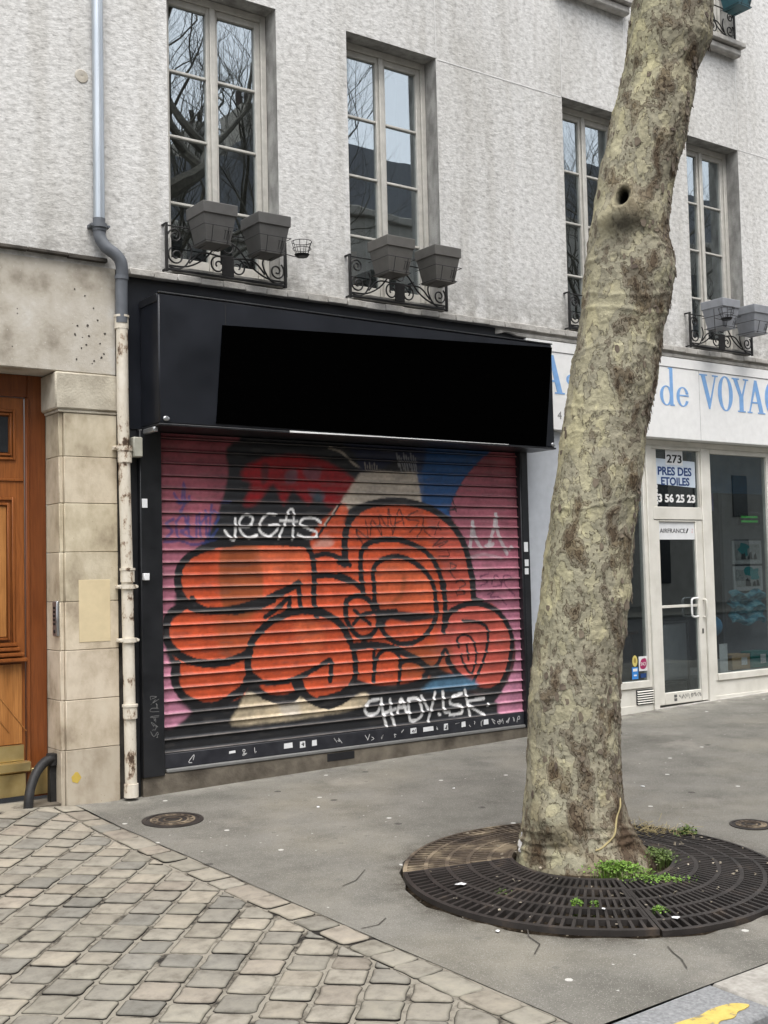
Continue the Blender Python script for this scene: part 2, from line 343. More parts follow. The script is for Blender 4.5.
M_['castiron'] = mat('cast_iron_grate', [(.3,(.019,.0165,.015)),(.6,(.040,.034,.031)),(.78,(.095,.070,.050))], scale=6, detail=8, rough=.62, metal=.25, bump=.002, bscale=120)
M_['castdirt'] = mat('dirty_cast_iron', [(.33,(.028,.021,.016)),(.5,(.085,.064,.045)),(.66,(.25,.20,.135))], scale=5, detail=8, rough=.8, bump=.002, bscale=100)
M_['leaf'] = mat('weed_leaf', [(.3,(.07,.15,.018)),(.7,(.20,.34,.05))], scale=30, rough=.55, bump=0)
M_['leafdark'] = mat('moss_leaf', [(.3,(.045,.08,.016)),(.7,(.12,.17,.04))], scale=30, rough=.6, bump=0)
M_['straw'] = flat('dry_stem', (.34,.28,.14), .8)
def bark_x(nt, tc, col, bs):                                   # jigsaw plates of flaking bark, crisp edged, in four ages; flake shadows painted as dark edges
    mp = nt.nodes.new('ShaderNodeMapping'); mp.inputs['Scale'].default_value = (1, 1, .62); nt.links.new(tc, mp.inputs[0])
    n = _noise(nt, mp.outputs[0], 8.0, 6, .55, .25); n.inputs['Lacunarity'].default_value = 2.2
    a = nt.nodes.new('ShaderNodeVertexColor'); a.layer_name = 'bias'; sep = nt.nodes.new('ShaderNodeSeparateColor'); nt.links.new(a.outputs[0], sep.inputs[0])
    v = _math(nt, 'ADD', n.outputs[0], _math(nt, 'SUBTRACT', sep.outputs[0], .5))
    E = (.06,.05,.035)
    r = _ramp(nt, [(0,(1.50,1.48,1.32)),(.415,(1.36,1.35,1.24)),(.418,(.42,.36,.30)),(.432,(1.10,1.10,1.08)),(.512,(1.18,1.17,1.14)),(.516,(.38,.32,.27)),(.535,(.84,.80,.80)),(.570,(.78,.72,.72)),(.574,(.24,.20,.18)),(.592,(.66,.58,.54)),(.625,(.60,.52,.48)),(.63,(.16,.12,.11)),(.66,(.42,.34,.31)),(1,(.38,.30,.27))])
    r.color_ramp.interpolation = 'LINEAR'; nt.links.new(v, r.inputs[0])
    h = _ramp(nt, [(0,(0,0,0)),(.414,(.05,)*3),(.422,(.30,)*3),(.511,(.33,)*3),(.519,(.55,)*3),(.569,(.58,)*3),(.577,(.78,)*3),(.625,(.8,)*3),(.633,(1,1,1)),(1,(1,1,1))]); nt.links.new(v, h.inputs[0])
    n3 = _noise(nt, tc, 55, 5, .6); hh = _math(nt, 'MULTIPLY_ADD', n3.outputs[0], .35); nt.nodes[-1].inputs[2].default_value = 0; nt.links.new(h.outputs[0], nt.nodes[-1].inputs[2])
    b = nt.nodes.new('ShaderNodeBump'); b.inputs['Distance'].default_value = .022; b.inputs['Strength'].default_value = 1; nt.links.new(hh, b.inputs['Height']); nt.links.new(b.outputs[0], bs.inputs['Normal'])
    keep = _math(nt, 'SUBTRACT', 1.0, sep.outputs[1])
    return _mix(nt, col, _mix(nt, col, r.outputs[0], 1.0, 'MULTIPLY'), keep)
M_['bark'] = mat('plane_bark', [(.3,(.84,.84,.84)),(.7,(1.14,1.13,1.1))], scale=34, detail=7, rough=.88, spec=.15, vcol='bark', bump=0, rvar=.08, extra=bark_x)
M_['twig'] = mat('bare_branch_bark', [(.3,(.045,.04,.032)),(.7,(.12,.11,.085))], scale=14, rough=.9, bump=.003)
M_['facing'] = mat('facing_stone', [(.3,(.30,.28,.245)),(.7,(.42,.395,.35))], scale=2, rough=.9, bump=.003)
M_['slate'] = flat('zinc_roof', (.10,.105,.115), .5)
M_['darkglass'] = flat('dark_window_glass', (.02,.022,.025), .15, spec=.6)
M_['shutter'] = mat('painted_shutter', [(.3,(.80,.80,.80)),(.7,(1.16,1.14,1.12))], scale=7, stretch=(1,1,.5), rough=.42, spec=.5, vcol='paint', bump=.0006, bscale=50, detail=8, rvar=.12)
M_['shutterbar'] = mat('dark_bottom_rail', [(.3,(.012,.013,.018)),(.7,(.03,.031,.038))], scale=9, rough=.5, bump=.0006)
M_['rubber'] = flat('grey_rubber_lip', (.16,.16,.155), .7)
M_['steel'] = flat('brushed_steel', (.38,.39,.40), .35, metal=.8)
M_['greybox'] = flat('beige_grey_plastic', (.36,.355,.30), .55)
M_['card'] = flat('brown_cardboard', (.42,.29,.16), .8)
M_['tealcard'] = flat('teal_card', (.02,.22,.20), .6)

# ------------------------------------------------------------------ ground
def bx(y): return 3.22-.033*y                                   # where the pavement meets the sett border
xs = np.concatenate([[-150,-60,-20,-8], np.linspace(-4, 16, 41), [24,50,90,160]]); ys = np.concatenate([[-150,-60,-20], np.linspace(-6, 1, 15), [6,30,60]])
mb = MB(); mb.grid([[(x, y, zg(x, y)-.16) for y in ys] for x in xs]); tag(mb.build('ground', M_['road'], fix=False), kind='structure')
xs = np.concatenate([[-40,-15], np.linspace(-4, 16, 41), [30,60]]); ys = np.linspace(-19, -5.46, 8)
mb = MB(); mb.grid([[(x, y, zg(x, y)-.115) for y in ys] for x in xs]); tag(mb.build('road', M_['road'], fix=False), kind='structure')
mb = MB(); mb.box(-40, 60, -27, -19, -.35, .02); tag(mb.build('far_pavement', M_['asphalt']), kind='structure')
GC = (4.965, -3.585); GR = 1.115; HQ = 1.3
mb = MB()
def rect(xa, xb, ya, yb, nx, ny, left=False):
    mb.grid([[((lambda x0: x0+(xb-x0)*i/nx)(bx(ya+(yb-ya)*j/ny) if left else xa), ya+(yb-ya)*j/ny, 0) for j in range(ny+1)] for i in range(nx+1)])
X0, X1, Y0, Y1 = GC[0]-HQ, GC[0]+HQ, GC[1]-HQ, GC[1]+HQ
rect(0, X0, -5.095, Y0, 2, 2, True); rect(0, X0, Y0, Y1, 2, 16, True); rect(0, X0, Y1, .16, 2, 60, True)
rect(X0, X1, -5.095, Y0, 16, 2); rect(X0, X1, Y1, .16, 16, 14)
rect(X1, 16, -5.095, Y0, 40, 2); rect(X1, 16, Y0, Y1, 40, 16); rect(X1, 16, Y1, .16, 40, 14)
rows = [[] for _ in range(6)]
for k in range(65):
    a = 2*math.pi*k/64; c, s_ = math.cos(a), math.sin(a); q = HQ/max(abs(c), abs(s_)); rr_ = GR*(1+.012*math.sin(9*a)+.01*math.sin(23*a+1))
    for i, r in enumerate((rr_, rr_, rr_+.06, (rr_+q)/2, (rr_+3*q)/4, q)): rows[i].append((GC[0]+c*r, GC[1]+s_*r, -.16 if i == 0 else (-.006 if i == 1 else 0)))
mb.grid(rows)
mb.v = [(x+(.012*(vnoise(0, y*6, 0, 12)-.5) if abs(x-bx(y)) < .002 else 0), y, zg(x, y)+z+(.004*(vnoise(x*1.3, y*1.3, 0, 3)-.5) if z > -.01 else 0)) for x, y, z in mb.v]
tag(mb.build('pavement', M_['asphalt'], fix=False, smooth=30), kind='structure')
mb = MB()
for path in ([(4.02,-4.06),(3.93,-4.17),(3.9,-4.28),(3.79,-4.36)], [(4.35,-4.68),(4.30,-4.76),(4.27,-4.83),(4.20,-4.92)], [(3.36,-3.55),(3.46,-3.56),(3.55,-3.50)], [(3.68,-2.9),(3.8,-2.86),(3.96,-2.72)]):
    for a, b in zip(path[:-1], path[1:]):
        dx, dy = b[0]-a[0], b[1]-a[1]; l = math.hypot(dx, dy); w = .0035
        mb.add([(p[0]+sx*dy/l*w, p[1]-sx*dx/l*w, zg(*p)+.004) for p, sx in ((a,-1),(b,-1),(b,1),(a,1))], [(0,1,2,3)])
tag(mb.build('pavement_cracks', M_['grime'], fix=False), kind='structure')
# setts of the carriage crossing: rows at 46 degrees to the facade and a border row along the pavement
def clip(poly, a, b, c):                                        # keep a*x+b*y<=c
    out = []
    for i in range(len(poly)):
        p, q = poly[i], poly[(i+1) % len(poly)]; dp, dq = a*p[0]+b*p[1]-c, a*q[0]+b*q[1]-c
        if dp <= 0: out.append(p)
        if dp*dq < 0: t = dp/(dp-dq); out.append((p[0]+(q[0]-p[0])*t, p[1]+(q[1]-p[1])*t))
    return out
mb = MB(); tone = []
def sett(poly, gap=.006, rnd=.022):
    a = np.array(poly); 
    if len(a) < 3: return
    area = .5*abs(np.dot(a[:,0], np.roll(a[:,1], 1))-np.dot(a[:,1], np.roll(a[:,0], 1)))
    if area < .004: return
    c = a.mean(0); pts = []; n = len(a)
    for i in range(n):
        p, q0, q1 = a[i], a[i-1], a[(i+1) % n]; u0, u1 = q0-p, q1-p; l0, l1 = np.linalg.norm(u0), np.linalg.norm(u1)
        if min(l0, l1) < 1e-6: continue
        r = min(rnd*random.uniform(.5, 1.35), .4*l0, .4*l1); e0, e1 = p+u0/l0*r, p+u1/l1*r
        for t in (0, .5, 1): pts.append((1-t)**2*e0+2*t*(1-t)*(p*.75+(e0+e1)/2*.25)+t*t*e1)
        m = (p+q1)/2 if l1 > .1 else None
        if m is not None: pts.append(m+np.array([random.uniform(-.004, .004), random.uniform(-.004, .004)]))
    P = np.array(pts); dz = random.uniform(-.0022, .003); tx, ty = random.uniform(-.010, .010), random.uniform(-.010, .010)
    R = np.linalg.norm(P-c, axis=1)[:, None]; U = (P-c)/R
    P = P+U*np.array([[random.uniform(-.003, .003)] for _ in P])
    o = len(mb.v); k = len(P); gv = gap+.003+random.uniform(-.001,.003); levels = ((gv-.005, -.05), (gv-.005, -.0040), (gv+.002, -.0022), (gv+.012, .0012)); vs = []
    for ins, z in levels:
        for p in (c+U*(np.linalg.norm(P-c, axis=1)[:, None]-ins)): vs.append((p[0], p[1], zg(p[0], p[1])+z+dz+tx*(p[0]-c[0])+ty*(p[1]-c[1])))
    vs.append((c[0], c[1], zg(*c)+.005+dz))
    fs = [(l*k+i, l*k+(i+1) % k, (l+1)*k+(i+1) % k, (l+1)*k+i) for l in range(3) for i in range(k)]+[(3*k+i, 3*k+(i+1) % k, 4*k) for i in range(k)]
    mb.add(vs, fs)
    b = random.choice([(.275,.255,.215),(.25,.236,.20),(.27,.252,.215),(.215,.208,.186),(.295,.27,.225),(.24,.228,.199),(.275,.248,.21),(.26,.245,.21)]); g = random.uniform(.84, 1.1)
    tone.extend([(.012,.010,.008,1)]*(2*k)+[(b[0]*g*.72, b[1]*g*.72, b[2]*g*.70, 1)]*k+[(b[0]*g, b[1]*g, b[2]*g, 1)]*(k+1))
th = rad(46.5); du = np.array([math.cos(th), math.sin(th)]); dv = np.array([-math.sin(th), math.cos(th)]); org = np.array([2.372, -4.191]); PW = .204
for r_ in range(-22, 26):
    u = -5.5+random.uniform(0, .2)
    while u < 6:
        ln = random.choice([.165,.175,.18,.185,.195,.205,.22]); q = [org+du*a+dv*b for a, b in ((u, r_*PW+.005), (u+ln, r_*PW+.005), (u+ln, (r_+1)*PW-.005), (u, (r_+1)*PW-.005))]
        u += ln
        cx, cy = np.mean(q, axis=0)
        if cx < -1.2 or cx > 3.6 or cy < -5.9 or cy > .35: continue
        q = clip([tuple(p) for p in q], 1, .033, 3.22-.185); q = clip(q, 0, 1, .0); q = clip(q, 0, -1, 5.46)
        if len(q) > 2: sett(q)
y = -.02
while y > -5.45:
    ln = random.uniform(.17, .29); y1 = max(y-ln, -5.46); sk = random.uniform(-.02, .02)
    sett([(bx(y)-.180, y+sk), (bx(y1)-.180, y1-sk), (bx(y1)-.006, y1), (bx(y)-.003, y)], .005, .03); y = y1
ob = mb.build('cobblestones', M_['cobble'], smooth=50); ob['kind'] = 'structure'
ca = ob.data.color_attributes.new('tone', 'FLOAT_COLOR', 'POINT'); ca.data.foreach_set('color', np.array(tone, dtype=np.float32).ravel())
mb = MB(); ysj = np.linspace(-5.47, .3, 60); mb.grid([[(x if i < 20 else bx(y)+.004, y, zg(x, y)-.0065+.005*(vnoise(x*9, y*9, 0, 5)-.5)) for y in ysj] for i, x in enumerate(np.linspace(-1.3, 3.4, 21))])
tag(mb.build('joint_bed', M_['joint'], fix=False), kind='structure')
# granite kerb
def kstone(x0, x1, m, drop=0.0):
    b = MB(); b.box(x0+.004, x1-.004, -5.44, -5.0962, -.25, 0, .012)
    b.v = [(x, y, zg(x, y)+z+(.002 if z > -.03 else 0)-drop*max(0, (4.2-x)) if z > -.1 else zg(x, y)+z) for x, y, z in b.v]
    return b.build('kerb', m)
kst = [kstone(a, b, M_['kerb'] if i in (0, 3, 5) else M_['kerbwarm'], .012 if i == 0 else 0) for i, (a, b) in enumerate(((3.40,4.14),(4.14,5.25),(5.25,6.3),(6.3,7.4),(7.4,8.5),(8.5,9.6),(9.6,10.7),(10.7,12.0)))]
for o in kst: o['kind'] = 'structure'
mb = MB(); yp = [(3.62,-5.30),(3.70,-5.272),(3.828,-5.285),(3.929,-5.275),(4.033,-5.293),(4.078,-5.345),(4.03,-5.36),(3.987,-5.359),(3.93,-5.385),(3.862,-5.371),(3.80,-5.395),(3.70,-5.385),(3.61,-5.36)]
yp = smooth_pts(yp, 4, True); mb.prism(yp, lambda a, b, d: (a, b, zg(a, b)+.0035-.012*max(0, 4.2-a)+d), 0, .003); tag(mb.build('kerb_paint', M_['yellow']), kind='structure')

# ------------------------------------------------------------------ apartment building
BLD = thing('apartment_building', 'grey roughcast Paris apartment building with tall windows above the two shopfronts', 'building', (6.0, .2, 0))
WIN = [(4.045, 5.076), (5.812, 6.846), (8.512, 9.482), (10.462, 11.394), (13.2, 14.2)]; ZS, ZH = 4.17, 6.592; ZS2, ZH2 = 7.84, 10.1
xb = sorted({-4.0, 3.5, 16.0, 3.58, *[v for w in WIN for v in w]}); zb = [4.10, ZS, ZH, ZS2, ZH2, 12.5]
TH = .36
def opening(xa, xb_, za, zb_): return any(abs(xa-w[0]) < 1e-4 and abs(xb_-w[1]) < 1e-4 for w in WIN) and ((za, zb_) in ((ZS, ZH), (ZS2, ZH2)))
mb = MB(); 
for i in range(len(xb)-1):
    for j in range(len(zb)-1):
        if opening(xb[i], xb[i+1], zb[j], zb[j+1]): continue
        a, b, c, d = xb[i], xb[i+1], zb[j], zb[j+1]
        mb.add([(a,0,c),(b,0,c),(b,0,d),(a,0,d)], [(0,1,2,3)]); mb.add([(a,TH,c),(b,TH,c),(b,TH,d),(a,TH,d)], [(3,2,1,0)])
mb.add([(-4,0,4.1),(16,0,4.1),(16,TH,4.1),(-4,TH,4.1)], [(3,2,1,0)]); mb.add([(-4,0,12.5),(16,0,12.5),(16,TH,12.5),(-4,TH,12.5)], [(0,1,2,3)])
mb.build('wall', M_['stucco'], BLD, fix=False, smooth=0)
for (a, b) in WIN:
    for c, d in ((ZS, ZH), (ZS2, ZH2)):
        mb = MB()
        mb.add([(a,0,c),(a,TH,c),(a,TH,d),(a,0,d)], [(0,1,2,3)]); mb.add([(b,0,c),(b,TH,c),(b,TH,d),(b,0,d)], [(3,2,1,0)])
        mb.add([(a,0,d),(a,TH,d),(b,TH,d),(b,0,d)], [(0,1,2,3)]); mb.add([(a,0,c),(a,TH,c),(b,TH,c),(b,0,c)], [(3,2,1,0)])
        mb.build('window_reveal', M_['reveal'], BLD, fix=False, smooth=0)
mb = MB()                                                       # thin raised joints in the render
for x, za, zb_ in ((6.846,6.6,12.4),(8.515,6.6,12.4),(9.485,6.6,7.66),(11.40,6.6,12.4)): mb.box(x-.006, x+.006, -.003, .01, za, zb_, .001)
for xa, xc, z in ((6.86,8.50,6.583),(-4,4.04,6.62),(11.42,16,6.6)): mb.box(xa, xc, -.003, .01, z-.006, z+.006, .001)
mb.build('render_joint', flat('pale_joint_line', (.66,.655,.64), .9), BLD)
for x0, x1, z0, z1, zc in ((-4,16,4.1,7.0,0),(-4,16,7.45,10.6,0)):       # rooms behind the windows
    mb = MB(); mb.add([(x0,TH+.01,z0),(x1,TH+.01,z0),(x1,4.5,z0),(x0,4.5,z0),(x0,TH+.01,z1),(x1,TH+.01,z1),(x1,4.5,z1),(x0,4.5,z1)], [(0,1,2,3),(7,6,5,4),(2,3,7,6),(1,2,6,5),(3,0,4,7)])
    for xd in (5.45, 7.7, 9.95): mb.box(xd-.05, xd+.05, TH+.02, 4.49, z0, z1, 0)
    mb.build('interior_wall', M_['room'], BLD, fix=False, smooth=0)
def window(x0, x1, z0, z1):
    y = .20; f = MB(); cx = (x0+x1)/2-.01; W2 = .05
    f.box(x0+.003, x0+.055, y-.03, y+.07, z0, z1); f.box(x1-.055, x1-.003, y-.03, y+.07, z0, z1)
    f.box(x0+.055, x1-.055, y-.03, y+.07, z1-.065, z1-.002); f.box(x0+.055, x1-.055, y-.03, y+.07, z0+.002, z0+.06)
    zt, zl = z1-.067, z0+.062
    for a, b in ((x0+.057, cx-.004), (cx+.004, x1-.057)):
        f.box(a, a+W2, y-.012, y+.045, zl, zt); f.box(b-W2, b, y-.012, y+.045, zl, zt); f.box(a+W2, b-W2, y-.012, y+.045, zt-.055, zt); f.box(a+W2, b-W2, y-.012, y+.045, zl, zl+.09)
    f.box(cx-.026, cx+.026, y-.034, y-.013, zl, zt, .008)
    w = f.build('window', M_['frame'], BLD)
    n = 4; gz0, gz1 = zl+.09, zt-.055; mts = [gz1-.565, gz1-1.12, gz1-1.685]
    for a, b in ((x0+.057+W2, cx-.004-W2), (cx+.004+W2, x1-.057-W2)):
        zz = [gz0]+mts[::-1]+[gz1]
        for k in range(4):
            g = MB(); tx, tz = random.uniform(-.006, .006), random.uniform(-.006, .006); w2, h2 = (b-a)/2+.004, (zz[k+1]-zz[k])/2+.004
            g.obox(((a+b)/2, y+.018, (zz[k]+zz[k+1])/2), (w2, .002, h2), ((1, tx, 0), (-tx, 1, -tz), (0, tz, 1)), 0); g.build('pane', M_['glass'], w, smooth=0)
        for zm in mts:
            g = MB(); g.box(a, b, y-.006, y+.03, zm-.011, zm+.011, .004); g.build('muntin', M_['frame'], w)
    s_ = MB(); s_.box(x0+.002, x1-.002, -.045, y-.031, z0-.04, z0+.012, .006); s_.build('sill', M_['ledge'], w)
for a, b in WIN:
    window(a, b, ZS, ZH); window(a, b, ZS2, ZH2)
for a, b in WIN:                                                # moulded sills of the upper floor
    mb = MB(); mb.box(a-.09, b+.03, -.16, -.002, 7.775, 7.835, .008); mb.box(a-.07, b+.01, -.11, -.002, 7.68, 7.773, .02); mb.build('sill_moulding', M_['ledge'], BLD)
# cornice over the shops, broken moulding over the right-hand shop
mb = MB(); 
for k in range(60):
    a = 3.665+k*(12.3/60); j = random.uniform(-.006, .006); mb.box(a, a+12.3/60-.0005, -.085+j, -.001, 4.052+random.uniform(-.006, .004), 4.108+random.uniform(-.004, .003), .006)
mb.build('cornice', M_['ledge'], BLD)
mb = MB(); pr = [(-.02,3.985),(-.055,3.99),(-.06,4.015),(-.045,4.03),(-.05,4.05)]
n = 70; P = []
for i in range(n+1):
    x = 7.47+(16-7.47)*(i/n)**1.4; e = min(1, max(.0, (x-7.47)/.04)); br = .028*sstep(.45, .6, vnoise(x*5, 0, 0, 8)) if x < 8.2 else .012*vnoise(x*14, 0, 0, 9)
    P.append([(x, -.018, 4.05), (x, -.018, 3.985+br*.6)]+[(x, yy*e, max(zz, 3.985+br)) for yy, zz in pr])
mb.grid(P); mb.build('cornice_moulding', M_['ledge'], BLD)
# left side: ledge, smooth lintel, pilaster and capital of the carriage door
mb = MB()
for k in range(24): a = -4+k*.3125; mb.box(a, a+.3120, -.05+random.uniform(-.004, .004), -.001, 4.135+random.uniform(-.006, .004), 4.163, .005)
mb.build('ledge', M_['grime'], BLD)
mb = MB(); mb.box(-4, 3.581, .001, TH-.02, 3.258, 4.134, .008); mb.build('lintel', M_['lintel'], BLD)
mb = MB()
for x, z in ((3.25,3.90),(3.33,3.86),(3.27,3.62),(3.35,3.63),(3.43,3.68),(3.25,3.55),(3.36,3.55),(3.45,3.50),(3.30,3.45),(3.48,3.42),(3.26,3.36),(3.40,3.36),(3.49,3.58),(3.40,3.77),(3.34,3.48),(3.46,3.39)):
    r = random.uniform(.006, .011); p = [(x+r*random.uniform(.6,1.3)*math.cos(t), z+r*random.uniform(.6,1.4)*math.sin(t)) for t in np.linspace(0, 2*math.pi, 8)[:-1]]
    mb.prism(p, fz(.0005), 0, .002)
mb.build('bolt_hole', M_['grime'], BLD)
def courses(x0, x1, zs, y0=0.0, ch=.03):
    b = MB(); t = []
    for k in range(len(zs)-1):
        n0 = len(b.v); b.box(x0+.035, x1, y0, .33, zs[k]+.0015, zs[k+1]-.0015, .004); b.box(x0, x0+.033, y0+.02, .33, zs[k]+.0015, zs[k+1]-.0015, .004)
        g = random.uniform(.93, 1.06)*(.74 if k == 0 else 1)
        t += [(g, g*random.uniform(.98, 1.01), g*random.uniform(.95, 1.0), 1)]*(len(b.v)-n0)
    return b, t
CZ = [.0, .412, .781, 1.152, 1.517, 1.89, 2.26, 2.615, 2.948]
b, t = courses(3.122, 3.578, [-.1]+CZ[1:]); pil = b.build('pilaster', M_['limestone'], BLD); pil.data.color_attributes.new('tone', 'FLOAT_COLOR', 'POINT').data.foreach_set('color', np.array(t, dtype=np.float32).ravel())
b, t = courses(.15, .60, [-.2]+CZ[1:]); p2 = b.build('pilaster', M_['limestone'], BLD); p2.data.color_attributes.new('tone', 'FLOAT_COLOR', 'POINT').data.foreach_set('color', np.array(t, dtype=np.float32).ravel())
for xa, xc in ((3.085, 3.585), (.145, .645)):
    mb = MB(); mb.box(xa, xc, -.022, .33, 2.972, 3.254, .012); mb.box(xa+.025, xc-.006, -.008, .33, 2.949, 2.971, .004); mb.build('capital', M_['capstone'], BLD)
for bb in ((-4, .149, .002, TH, -.3, 3.257), (13.42, 16, .002, TH, -.2, 4.05)): mb = MB(); mb.box(*bb); mb.build('lower_wall', M_['lintel'], BLD)
mb = MB(); mb.box(3.581, 3.664, .03, TH, -.1, 4.05); mb.build('wall_recess', M_['grime'], BLD)
mb = MB(); mb.box(3.262, 3.51, -.003, .01, 1.21, 1.679, .001); mb.build('stone_patch', flat('pale_yellow_patch', (.60,.50,.32), .85, var=.06), BLD)
mb = MB(); mb.prism([(3.228+.035*math.cos(t)*random.uniform(.8,1.2), .205+.04*math.sin(t)*random.uniform(.8,1.2)) for t in np.linspace(0, 6.28, 12)[:-1]], fz(0), .0008, .002); mb.build('yellow_mark', flat('yellow_spray', (.50,.36,.07), .8), BLD)
mb = MB(); mb.lathe([(.0,0),(.055,.0),(.05,.006),(.012,.007),(.0,.002)], (0,0,0), 16); mb.v = [(3.32+x, -z, 5.58+y) for x, y, z in mb.v]; mb.build('wall_rosette', M_['lintel'], BLD)
mb = MB(); mb.box(.6, 3.121, .02, .36, -.3, .05); mb.v = [(x, y, z if z < 0 else zg(x, 0)+.012) for x, y, z in mb.v]; mb.build('door_step', M_['plinth'], BLD)
# carriage door
DY = .30
mb = MB(); mb.box(2.975, 3.118, DY-.01, DY+.08, .055, 3.257); mb.box(.604, .745, DY-.01, DY+.08, 0, 3.257); mb.box(.745, 2.975, DY-.01, DY+.08, 3.085, 3.257); mb.box(2.955, 2.985, DY-.03, DY-.005, .06, 3.08, .008); mb.box(.735, .765, DY-.03, DY-.005, .06, 3.08, .008)
door = mb.build('entrance_door', M_['wooddark'], BLD)
for x0, x1, sg in ((1.862, 2.953, 1), (.767, 1.858, -1)):
    mb = MB(); mb.box(x0, x1, DY, DY+.06, .07, 3.08); mb.build('door_leaf', M_['wood'], door)
    mb = MB()                                                    # mouldings
    def frame_m(xa, xc, za, zc, w, pr): 
        mb.box(xa, xa+w, DY-pr, DY, za, zc, .007); mb.box(xc-w, xc, DY-pr, DY, za, zc, .007); mb.box(xa+w, xc-w, DY-pr, DY, za, za+w, .007); mb.box(xa+w, xc-w, DY-pr, DY, zc-w, zc, .007)
    ins = .068
    frame_m(x0+ins, x1-ins, 2.60, 2.985, .022, .018); frame_m(x0+ins+.03, x1-ins-.03, 2.63, 2.955, .018, .026)
    mb.box(x0+.01, x1-.01, DY-.012, DY, 2.44, 2.46, .005)
    frame_m(x0+ins+.01, x1-ins-.01, 1.20, 2.315, .022, .018); frame_m(x0+ins+.05, x1-ins-.05, 1.24, 2.272, .02, .026)
    for k, (pr_, z) in enumerate(((.075,1.075),(.06,1.115),(.04,1.155),(.028,1.19))): mb.box(x0+.01+k*.012, x1-.004-k*.02, DY-pr_, DY, z, z+.03, .009)
    mb.build('door_moulding', M_['wood'], door)
    mb = MB(); mb.box(x0+ins+.075, x1-ins-.075, DY-.012, DY-.001, 1.265, 2.247, .005); mb.box(x0+.03, x1-.03, DY-.014, DY-.001, .46, 1.06, .004)
    for k in range(7): mb.obox(((x0+x1)/2+(k-3)*.13, DY-.016, .76), (.003, .004, .26), ((.8,0,.6*sg),(0,1,0),(-.6*sg,0,.8)), .001)
    mb.build('door_panel', M_['woodpale'], door)
    mb = MB(); mb.box(x0+ins+.055, x1-ins-.055, DY-.008, DY-.001, 2.655, 2.93, .003); mb.build('door_light', M_['darkglass'], door)
    mb = MB(); mb.box(x0+.02, x1-.02, DY-.024, DY-.001, .335, .455, .004); mb.box(x0+.02, x1+.02*sg, DY-.07, DY-.002, .255, .333, .010); mb.box(x0+.02, x1-.01, DY-.03, DY-.002, .075, .245, .004); mb.build('kick_plate', M_['brass'], door)
mb = MB(); mb.box(2.985, 3.112, DY-.018, DY-.011, .07, .27, .003); mb.build('kick_plate', M_['brass'], door)

# ------------------------------------------------------------------ drainpipe and small wall things
DP = thing('drainpipe', 'tall drainpipe, bare zinc above and flaking cream iron below, left of the shutter', 'drainpipe', (3.63, -.06, .05))
mb = MB(); mb.tube([(3.428,-.06,12), (3.428,-.06,4.42)], .044, 18); mb.tube([(3.417,-.1,4.45),(3.417,-.1,12)], .006, 6); mb.build('zinc_pipe', M_['zinc'], DP)
mb = MB(); mb.tube(smooth_pts([(3.427,-.06,4.46),(3.427,-.06,4.36),(3.436,-.065,4.30),(3.475,-.085,4.235),(3.54,-.105,4.185),(3.58,-.11,4.13),(3.594,-.10,4.05),(3.594,-.085,3.95),(3.594,-.08,3.66)], 5), .0475, 18)
mb.tube([(3.427,-.06,4.42),(3.427,-.06,4.36)], .053, 18); mb.tube([(3.594,-.09,4.03),(3.594,-.088,4.0)], .054, 18); mb.build('pipe_elbow', M_['greypvc'], DP)
mb = MB(); P = [(3.598,-.075,3.69),(3.60,-.07,3.0),(3.625,-.06,1.7),(3.640,-.06,.02)]; mb.tube(P, .0455, 20)
for z, x in ((3.66,3.598),(2.62,3.613),(1.70,3.625),(.66,3.634)): mb.tube([(x,-.068,z-.045),(x,-.068,z+.045)], .054, 20); mb.tube([(x,-.068,z+.045),(x,-.068,z+.062)], .060, 20)
mb.tube([(3.64,-.06,.12),(3.64,-.06,.02)], .055, 20); lowp = mb.build('iron_pipe', M_['rustcream'], DP)
for z, x, m in ((4.40,3.427,'greypvc'),(2.69,3.612,'rustcream'),(1.62,3.626,'rustcream'),(1.21,3.63,'rustcream')):
    mb = MB(); mb.box(x-.075, x+.075, -.075, .002, z-.014, z+.014, .004); mb.tube([(x-.068,-.09,z),(x-.068,-.05,z)], .011, 8); mb.tube([(x+.068,-.09,z),(x+.068,-.05,z)], .011, 8); mb.tube([(x,-.066,z-.016),(x,-.066,z+.016)], .060, 20); mb.build('pipe_bracket', M_[m], DP)
eb = MB(); eb.box(3.668, 3.742, -.115, -.03, 2.62, 2.775, .006); eb.box(3.672, 3.738, -.119, -.1155, 2.626, 2.769, .002); tag(eb.build('junction_box', M_['greybox'], loc=(3.70,-.07,2.62)), 'small beige electrical box between drainpipe and the left end of the shop sign', 'electrical box')
ip = thing('intercom_panel', 'narrow steel intercom panel with buttons on the door side of the stone pilaster', 'intercom', (3.115, .07, 1.26))
mb = MB(); mb.box(3.098, 3.1215, .025, .115, 1.262, 1.525, .006); mb.build('face_plate', M_['steel'], ip)
for k in range(5):
    mb = MB(); mb.box(3.094, 3.0975, .05, .09, 1.345+k*.03, 1.363+k*.03, .001); mb.build('button', M_['black'], ip)
mb = MB(); mb.lathe([(.0,0),(.014,0),(.014,.004),(.0,.005)], (0,0,0), 12); mb.v = [(3.098-z, .07+x, 1.298+y) for x, y, z in mb.v]; mb.build('lock', M_['black'], ip)
wg = thing('wheel_guard', 'black iron wheel guard curving out from the foot of the stone pilaster', 'wheel guard', (3.09, .13, .05))
mb = MB(); mb.box(3.072, 3.132, .12, .18, .0, .345, .008); mb.tube([(3.1,.14,.30),(3.1,.14,.385)], .045, 14); mb.build('post', M_['iron'], wg)
